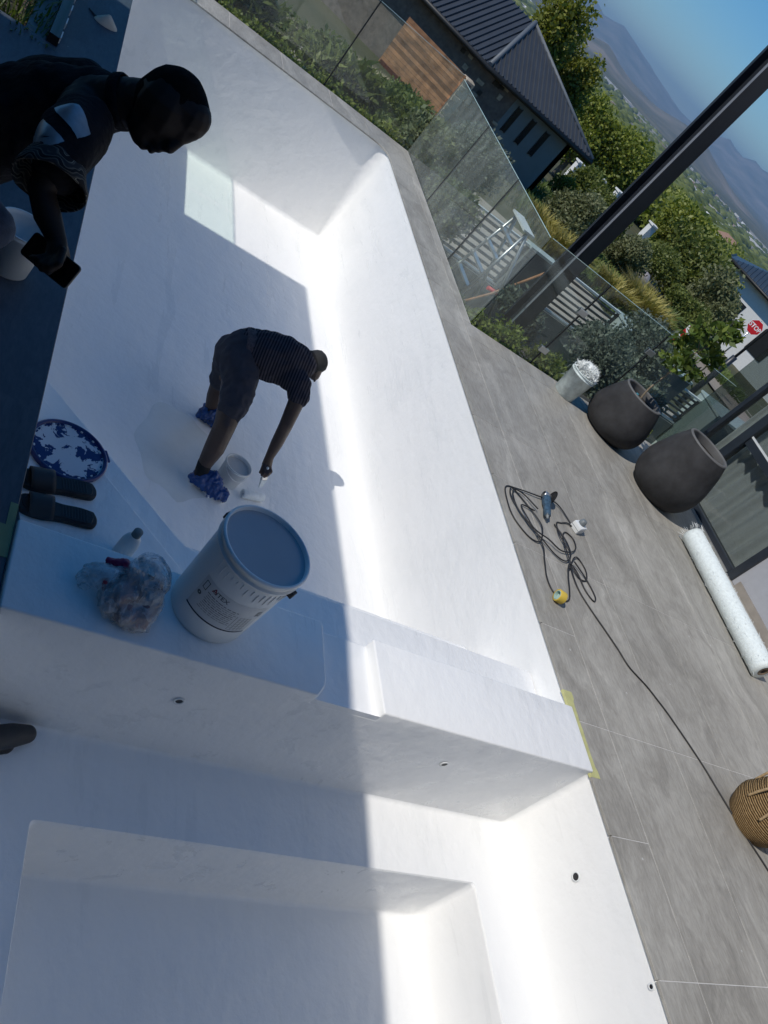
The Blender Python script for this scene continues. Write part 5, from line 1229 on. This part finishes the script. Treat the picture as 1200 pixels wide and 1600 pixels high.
# house with blue-grey roof at the right edge
t = thing('roadside_house', (43, 43, -6), 'white house with blue-grey metal roof at the right edge', 'house')
RM = TM((44.2, 42.6, 0), R_(-44)); z0 = -1.25
m = MB(); m.box(-3.2, 0, -6.2, 6, 6, z0, RM); m.build('wall', 'white_wall', t)
E0, E1, E2, E3 = (-3.9, -.7, z0), (6.8, -.7, z0), (6.8, 6.7, z0), (-3.9, 6.7, z0); R0, R1 = (-.3, 3, z0 + 1.35), (3.2, 3, z0 + 1.35)
m = MB(); m.add([RM @ Vector(v) for v in (E0, E1, E2, E3, R0, R1)], [(0, 1, 5, 4), (1, 2, 5), (2, 3, 4, 5), (3, 0, 4), (3, 2, 1, 0)]); ro = m.build('roof', 'roof_blue', t)
for k in range(1, 34):
    x = -3.9 + 10.7 * k / 34; q = min(1, (x + 3.9) / 3.6, (6.8 - x) / 3.6); m = MB(); m.tube([RM @ Vector((x, -.7, z0 + .03)), RM @ Vector((x, -.7 + 3.7 * q, z0 + .03 + 1.35 * q))], .035, 4); m.build('rib', 'roof_blue', ro)
m = MB(); m.tube([RM @ Vector(E3), RM @ Vector(E0), RM @ Vector(E1)], .12, 6); m.build('gutter', 'fascia', t)
for x in (-2, 1.5): m = MB(); m.box(x, -.04, -4.4, x + 1.5, .02, -2.6, RM); m.build('window', 'dark_pane', t)

# ------------------------------------------------------------------ people
wr = lambda a, s: (lambda p: a * noise.noise(Vector((p.x * s, p.y * s * .6, p.z * s))))
man = thing('person', (-.55, 1.25, 0), 'person in black T-shirt bending over the pool edge with a phone in hand', 'person')
MAN_SKIN = [
    [(-0.139,1.191,1.249,0.093),(-0.144,1.177,1.227,0.096)], [(-0.139,1.191,1.249,0.093),(-0.086,1.152,1.256,0.061)],
    [(-0.142,1.177,1.227,0.091),(-0.173,1.151,1.161,0.051)], [(-0.173,1.151,1.161,0.051),(-0.172,1.134,1.139,0.031)],
    [(-0.173,1.151,1.161,0.045),(-0.137,1.127,1.166,0.029)], [(-0.137,1.128,1.168,0.027),(-0.089,1.130,1.220,0.038)],
    [(-0.086,1.116,1.206,0.022),(-0.066,1.122,1.235,0.025)], [(-0.083,1.104,1.196,0.012),(-0.100,1.092,1.170,0.016)],[(-.104,1.10,1.166,.015),(-.110,1.100,1.160,.013)],
    [(-0.124,1.097,1.147,0.0115),(-0.128,1.100,1.146,0.010)], [(-.139,1.096,1.134,.0115),(-.142,1.10,1.134,.010)], [(-0.161,1.114,1.129,0.017),(-0.168,1.122,1.129,0.017)],
    [(-0.317,1.256,1.088,0.077),(-0.191,1.209,1.197,0.066)],
    [(-0.317,1.256,1.088,0.077),(-.34,1.10,1.06,.06),(-0.344,0.926,1.019,0.044),(-0.352,0.889,0.962,0.035)],
    [(-0.352,0.889,0.962,0.035),(-0.316,0.849,0.928,0.037),(-0.268,0.801,0.897,0.025)], [(-0.268,0.801,0.897,0.025),(-0.259,0.777,0.875,0.030)],
    [(-0.155,1.122,1.243,0.016),(-0.160,1.109,1.224,0.011)], [(-0.155,1.122,1.243,0.014),(-0.143,1.104,1.235,0.012)],
    [(-0.252,0.763,0.903,0.012),(-0.252,0.711,0.894,0.011),(-0.264,0.715,0.857,0.010)], [(-0.254,0.752,0.887,0.012),(-0.264,0.708,0.877,0.011),(-0.279,0.722,0.850,0.010)],
    [(-0.263,0.751,0.876,0.012),(-0.282,0.716,0.868,0.011),(-0.295,0.734,0.849,0.009)], [(-0.272,0.767,0.868,0.011),(-0.297,0.733,0.866,0.010),(-0.310,0.747,0.851,0.008)],
    [(-0.246,0.803,0.884,0.014),(-0.226,0.808,0.853,0.012),(-0.229,0.795,0.832,0.010)],
    [(-.317,1.256,1.088,.07),(-.50,1.35,.83,.10),(-.66,1.39,.58,.11)], [(-.66,1.35,.58,.09),(-.52,1.12,.55,.065),(-.62,1.0,.12,.045),(-.62,.99,.06,.04),(-.50,.95,.035,.035)],
    [(-.66,1.44,.56,.09),(-.40,1.325,.50,.065),(-.50,1.33,.12,.045),(-.50,1.33,.06,.04),(-.38,1.28,.035,.035)],
]
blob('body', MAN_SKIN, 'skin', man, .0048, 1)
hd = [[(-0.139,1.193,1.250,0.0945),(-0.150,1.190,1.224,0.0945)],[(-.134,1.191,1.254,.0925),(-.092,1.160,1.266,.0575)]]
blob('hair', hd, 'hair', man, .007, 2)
MAN_SHIRT = [
    [(-0.289,1.284,1.095,0.086),(-0.351,1.296,1.026,0.124),(-0.440,1.324,0.910,0.148),(-0.570,1.369,0.736,0.159)],
    [(-0.263,1.260,1.129,0.074),(-0.297,1.279,1.081,0.093)], [(-0.335,1.418,1.045,0.085),(-0.431,1.477,0.925,0.115)],
    [(-.335,1.418,1.045,.085),(-.30,1.42,.93,.07),(-.27,1.40,.86,.06)],
    [(-0.319,1.122,1.085,0.078),(-0.333,1.030,1.068,0.086),(-0.339,0.945,1.03,0.078)]]
sh = blob('shirt', MAN_SHIRT, 'shirt_black', man, .008, 4, disp=wr(.012, 14))
m = MB(); ca = Vector((-.246, 1.234, 1.151)); cd = Vector((.74, -.25, .62)).normalized(); M = Matrix.Translation(ca) @ cd.to_track_quat('Z', 'Y').to_matrix().to_4x4()
m.lathe([(.072, -.02), (.077, -.012), (.077, .008), (.073, .014), (.069, .008), (.068, -.02)], 36, M); m.build('collar', 'shirt_black', man)
# patterned sleeve hem: an open flared ring round the upper arm
ax0, ax1 = Vector((-.341, .925, 1.012)), Vector((-.342, .878, .987)); dv = (ax1 - ax0).normalized(); Mq = dv.to_track_quat('Z', 'Y').to_matrix().to_4x4(); L = (ax1 - ax0).length
m = MB(); m.lathe([(.078, -.02), (.088, L * .2), (.094, L * .6), (.096, L), (.092, L), (.086, L * .5)], 40, Matrix.Translation(ax0) @ Mq); m.v = [tuple(Vector(v) + Vector((1, 1, 1)) * .006 * noise.noise(Vector(v) * 18)) for v in m.v]
m.build('sleeve', 'pattern_cloth', man)
def patch(q, target, mat, name, par, off=.004, n=12, push=.06):
    bv = BVHTree.FromPolygons([v.co for v in target.data.vertices], [p.vertices for p in target.data.polygons]); m = MB(); Q = [Vector(p) for p in q]
    for j in range(n + 1):
        for i in range(n + 1):
            u, v = i / n, j / n; p = Q[0].lerp(Q[1], u).lerp(Q[3].lerp(Q[2], u), v); h = bv.find_nearest(p)
            m.v.append(tuple(h[0] + h[1] * off))
    for j in range(n):
        for i in range(n): k = j * (n + 1) + i; m.f.append((k, k + 1, k + n + 2, k + n + 1)); m.s.append(True)
    return m.build(name, mat, par)
patch([(-0.449, 0.968, 1.023), (-0.405, 0.985, 1.09), (-0.35, 0.931, 1.077), (-0.383, 0.909, 1.014)], sh, 'patch_silver', 'reflective_patch', man)
patch([(-0.388, 1.017, 1.111), (-0.354, 1.031, 1.165), (-0.297, 0.97, 1.146), (-0.328, 0.953, 1.09)], sh, 'patch_silver', 'reflective_patch', man)
blob('shorts', [[(-0.570,1.369,0.736,0.157),(-0.67,1.39,0.60,0.16)], [(-0.674,1.34,0.59,0.125),(-0.525,1.125,0.565,0.09)], [(-0.68,1.45,0.56,0.125),(-0.402,1.325,0.52,0.080)]], 'denim', man, .009, 3, disp=wr(.008, 16))
m = MB(); kn = Vector((-.405, 1.325, .51)); d = Vector((.72, -.32, -.1)).normalized(); m.lathe([(.083, 0), (.087, .004), (.087, .016), (.083, .02)], 32, Matrix.Translation(kn - d * .005) @ d.to_track_quat('Z', 'Y').to_matrix().to_4x4()); m.build('hem', 'white_cloth', man)
blob('shoe', [[(-.64,.995,.05,.045),(-.50,.945,.04,.042),(-.45,.93,.035,.036)]], 'black_rubber', man, .008, 2); blob('shoe', [[(-.52,1.335,.05,.045),(-.38,1.285,.04,.042),(-.33,1.265,.035,.036)]], 'black_rubber', man, .008, 2)
ph = thing('phone', (-.283, .75, .84), 'black smartphone held in the bending person\'s hand', 'phone')
C0 = Vector((-.2825, .749, .872)) + FWD * .034; ex = Vector((.122, -.083, .016)).normalized(); ez = FWD * -1; ez = (ez - ex * ez.dot(ex)).normalized(); ey = ez.cross(ex)
PH = Matrix.Translation(C0) @ Matrix(((ex.x, ey.x, ez.x, 0), (ex.y, ey.y, ez.y, 0), (ex.z, ey.z, ez.z, 0), (0, 0, 0, 1)))
m = MB(); m.prism(rrect(-.078, -.037, .078, .037, .011, 5), -.0045, .0045, PH); m.build('case', 'black_plastic', ph, .002, 2)
m = MB(); m.prism(rrect(-.075, -.034, .075, .034, .009, 5), .0046, .0052, PH); m.build('screen', 'screen_black', ph)

wk = thing('person', (1.35, 2.85, -DEP), 'barefoot-legged worker in striped shirt stooping to brush the pool floor', 'person')
wk['label'] = 'worker in striped shirt, shorts and blue foot covers stooping inside the pool'
WS = [
    [(1.277,2.759,-0.739,0.085),(1.275,2.664,-0.806,0.072),(1.288,2.608,-0.944,0.069),(1.295,2.574,-1.098,0.046),(1.315,2.555,-1.19,0.042)], [(1.315,2.555,-1.19,.042),(1.36,2.53,-1.222,.03),(1.46,2.515,-1.235,.018)],
    [(1.329,3.273,-0.930,0.075),(1.352,3.262,-1.038,0.067),(1.372,3.243,-1.14,0.045),(1.380,3.231,-1.20,0.040)], [(1.38,3.231,-1.20,.04),(1.44,3.21,-1.23,.022)],
    [(1.55,3.0,-.43,.06),(1.613,2.926,-0.423,0.058),(1.634,2.833,-0.522,0.055),(1.639,2.746,-0.649,0.047),(1.663,2.722,-0.792,0.043),(1.681,2.705,-0.912,0.031),(1.698,2.692,-0.970,0.036)],
    [(1.667,3.127,-0.416,0.055),(1.725,3.172,-0.374,0.066)], [(1.73,3.16,-.385,.06),(1.755,3.13,-.44,.04)],
    [(1.277,2.759,-.739,.085),(1.24,3.05,-.53,.11)], [(1.329,3.273,-.93,.075),(1.24,3.15,-.56,.11)], [(1.24,3.08,-.53,.11),(1.58,3.09,-.42,.11)],
    [(1.55,3.18,-.43,.07),(1.52,3.33,-.60,.05),(1.45,3.34,-.72,.042),(1.39,3.29,-.83,.032),(1.375,3.27,-.88,.034)],
    [(1.710,2.676,-0.959,0.0125),(1.726,2.634,-0.964,0.012),(1.716,2.617,-0.995,0.0105)], [(1.698,2.655,-0.965,0.0125),(1.708,2.612,-0.976,0.012),(1.698,2.607,-1.008,0.0105)],
    [(1.679,2.655,-0.968,0.0125),(1.682,2.612,-0.984,0.0115),(1.676,2.611,-1.005,0.010)], [(1.665,2.663,-0.968,0.0115),(1.663,2.635,-0.990,0.0105),(1.665,2.633,-1.009,0.009)],
    [(1.716,2.69,-0.962,0.014),(1.738,2.672,-0.989,0.0125),(1.727,2.646,-1.011,0.0105)],
]
blob('body', WS, 'skin_worker', wk, .0075, 3)
blob('shorts', [[(1.245,3.096,-0.515,0.142),(1.222,3.095,-0.59,0.136)], [(1.240,3.02,-0.553,0.138),(1.271,2.875,-0.603,0.112),(1.280,2.745,-0.71,0.098)], [(1.238,3.190,-0.628,0.130),(1.289,3.246,-0.79,0.100),(1.314,3.26,-0.88,0.092)]], 'shorts_cloth', wk, .009, 2, disp=lambda p: .010 * noise.noise(p * 13) + .007 * (.5 - abs(noise.noise(Vector((p.x * 18, p.y * 18, p.z * 8)))) * 2))
shw = blob('shirt', [[(1.285,3.10,-0.500,0.150),(1.360,3.075,-0.461,0.162),(1.473,3.075,-0.423,0.164),(1.576,3.10,-0.423,0.14),(1.65,3.115,-0.412,0.085)], [(1.553,2.965,-0.442,0.095),(1.605,2.913,-0.428,0.078),(1.632,2.862,-0.485,0.073)], [(1.565,3.22,-0.449,0.095),(1.535,3.30,-0.54,0.078)]], 'striped_shirt', wk, .009, 3, disp=lambda p: .014 * noise.noise(p * 12) + .008 * (.5 - abs(noise.noise(Vector((p.x * 9, p.y * 26, p.z * 9)))) * 2))
wd = Vector((.95, -.02, .28)).normalized()
m = MB(); m.lathe([(.150, -.03), (.156, -.02), (.154, 0), (.157, .02), (.152, .03)], 44, Matrix.Translation((1.262, 3.098, -.512)) @ wd.to_track_quat('Z', 'Y').to_matrix().to_4x4()); m.v = [tuple(Vector(v) + Vector((1, 1, 1)) * .003 * noise.noise(Vector(v) * 60)) for v in m.v]; m.build('waistband', 'waistband', wk)
m = MB(); m.tube([(1.318, 2.86, -.60), (1.325, 2.815, -.68)], .004, 6); m.build('drawstring', 'white_cloth', wk)
cdv = Vector((.80, .33, .50)).normalized(); CM = Matrix.Translation((1.722, 3.178, -.378)) @ cdv.to_track_quat('Z', 'Y').to_matrix().to_4x4()
m = MB(); m.lathe([(.078, -.03), (.079, 0), (.077, .03), (.068, .055), (.046, .073), (.018, .081), (0, .082)], 32, CM); cp = m.build('cap', 'cap_cloth', wk)
m = MB(); m.lathe([(.080, -.034), (.082, -.028), (.082, -.018), (.080, -.014)], 32, CM); m.build('cap_band', 'sock_black', cp)
m = MB(); P = [Vector((1.72, 3.12, -.425)), Vector((1.765, 3.09, -.47)), Vector((1.79, 3.14, -.46)), Vector((1.775, 3.17, -.42))]; m.add(P + [p + Vector((.004, -.006, .008)) for p in P], [(0, 1, 2, 3), (7, 6, 5, 4), (0, 4, 5, 1), (1, 5, 6, 2), (2, 6, 7, 3), (3, 7, 4, 0)]); m.build('cap_peak', 'cap_cloth', cp)
for ch in ([(1.293, 2.58, -1.075, .050), (1.305, 2.565, -1.14, .047), (1.32, 2.553, -1.19, .046)], [(1.370, 3.245, -1.125, .0485), (1.378, 3.235, -1.18, .046)]): blob('sock', [ch], 'sock_black', wk, .008, 2)
cf = lambda p: .026 * noise.fractal(Vector((p.x * 22, p.y * 22, p.z * 9)), 1.0, 2.0, 3) + .016 * abs(noise.noise(p * 34))
blob('foot_cover', [[(1.30, 2.555, -1.205, .042), (1.38, 2.53, -1.195, .056), (1.47, 2.51, -1.20, .052), (1.50, 2.505, -1.215, .036)], [(1.335, 2.555, -1.165, .055), (1.40, 2.535, -1.15, .05)]], 'cover_paint', wk, .006, 1, disp=cf)
blob('foot_cover', [[(1.35, 3.235, -1.21, .042), (1.42, 3.215, -1.20, .052), (1.47, 3.20, -1.215, .038)], [(1.378, 3.228, -1.17, .056), (1.41, 3.215, -1.17, .05)]], 'cover_blue', wk, .006, 1, disp=cf)
br = thing('paint_brush', (1.70, 2.62, -1.1), 'paint-smeared brush held in the stooping worker\'s hand', 'brush')
d = Vector((.012, -.026, -.06)).normalized(); M = Matrix.Translation((1.70, 2.63, -.99)) @ d.to_track_quat('Z', 'Y').to_matrix().to_4x4()
m = MB(); m.lathe([(.006, -.045), (.009, -.04), (.008, -.02), (.012, .0), (.012, .01)], 14, M); m.build('handle', 'white_plastic', br)
m = MB(); m.box(-.024, -.010, .008, .024, .010, .05, M); m.build('ferrule', 'steel', br, .003, 1)
m = MB(); m.add([M @ Vector(v) for v in ((-.022, -.009, .05), (.022, -.009, .05), (.022, .009, .05), (-.022, .009, .05), (-.016, -.004, .11), (.010, -.004, .105), (.010, .004, .105), (-.016, .004, .11))], [(0, 1, 5, 4), (1, 2, 6, 5), (2, 3, 7, 6), (3, 0, 4, 7), (4, 5, 6, 7)]); m.build('bristles', 'fibre_shreds', br)
# foot of someone standing on the spa bench at the left edge
t = thing('shoe', (.25, .19, -SPA_B), 'dark grey shoe standing on the spa bench at the left edge', 'shoe')
blob('upper', [[(.325, .222, -.575, .034), (.27, .20, -.568, .044), (.19, .165, -.56, .046), (.10, .125, -.555, .044)], [(.13, .14, -.52, .045), (.10, .125, -.50, .045)]], 'dark_rubber', t, .006, 2)
blob('sole', [[(.335, .228, -.602, .020), (.27, .205, -.602, .022)], [(.27, .18, -.602, .03), (.10, .12, -.602, .03)], [(.28, .225, -.602, .022), (.12, .15, -.602, .025)]], 'black_rubber', t, .006, 1)
m = MB(); m.tube([(.225, .145, -.545), (.21, .165, -.515), (.19, .195, -.52), (.18, .215, -.555)], .008, 6); m.build('strap', 'kerb_grey', t)
# haze comes last
def add_haze(den):
    m = MB(); m.box(-34000, -34000, -150, 34000, 34000, 740)
    t = NT('haze_air'); pv = t.n('VolumePrincipled'); pv.inputs['Color'].default_value = (.50, .74, 1, 1); pv.inputs['Density'].default_value = den; pv.inputs['Anisotropy'].default_value = .2
    t.l(pv.outputs[0], t.out.inputs['Volume']); MAT['haze'] = t.m
    return stuff(m.build('haze', 'haze'))
add_haze(6.5e-5)
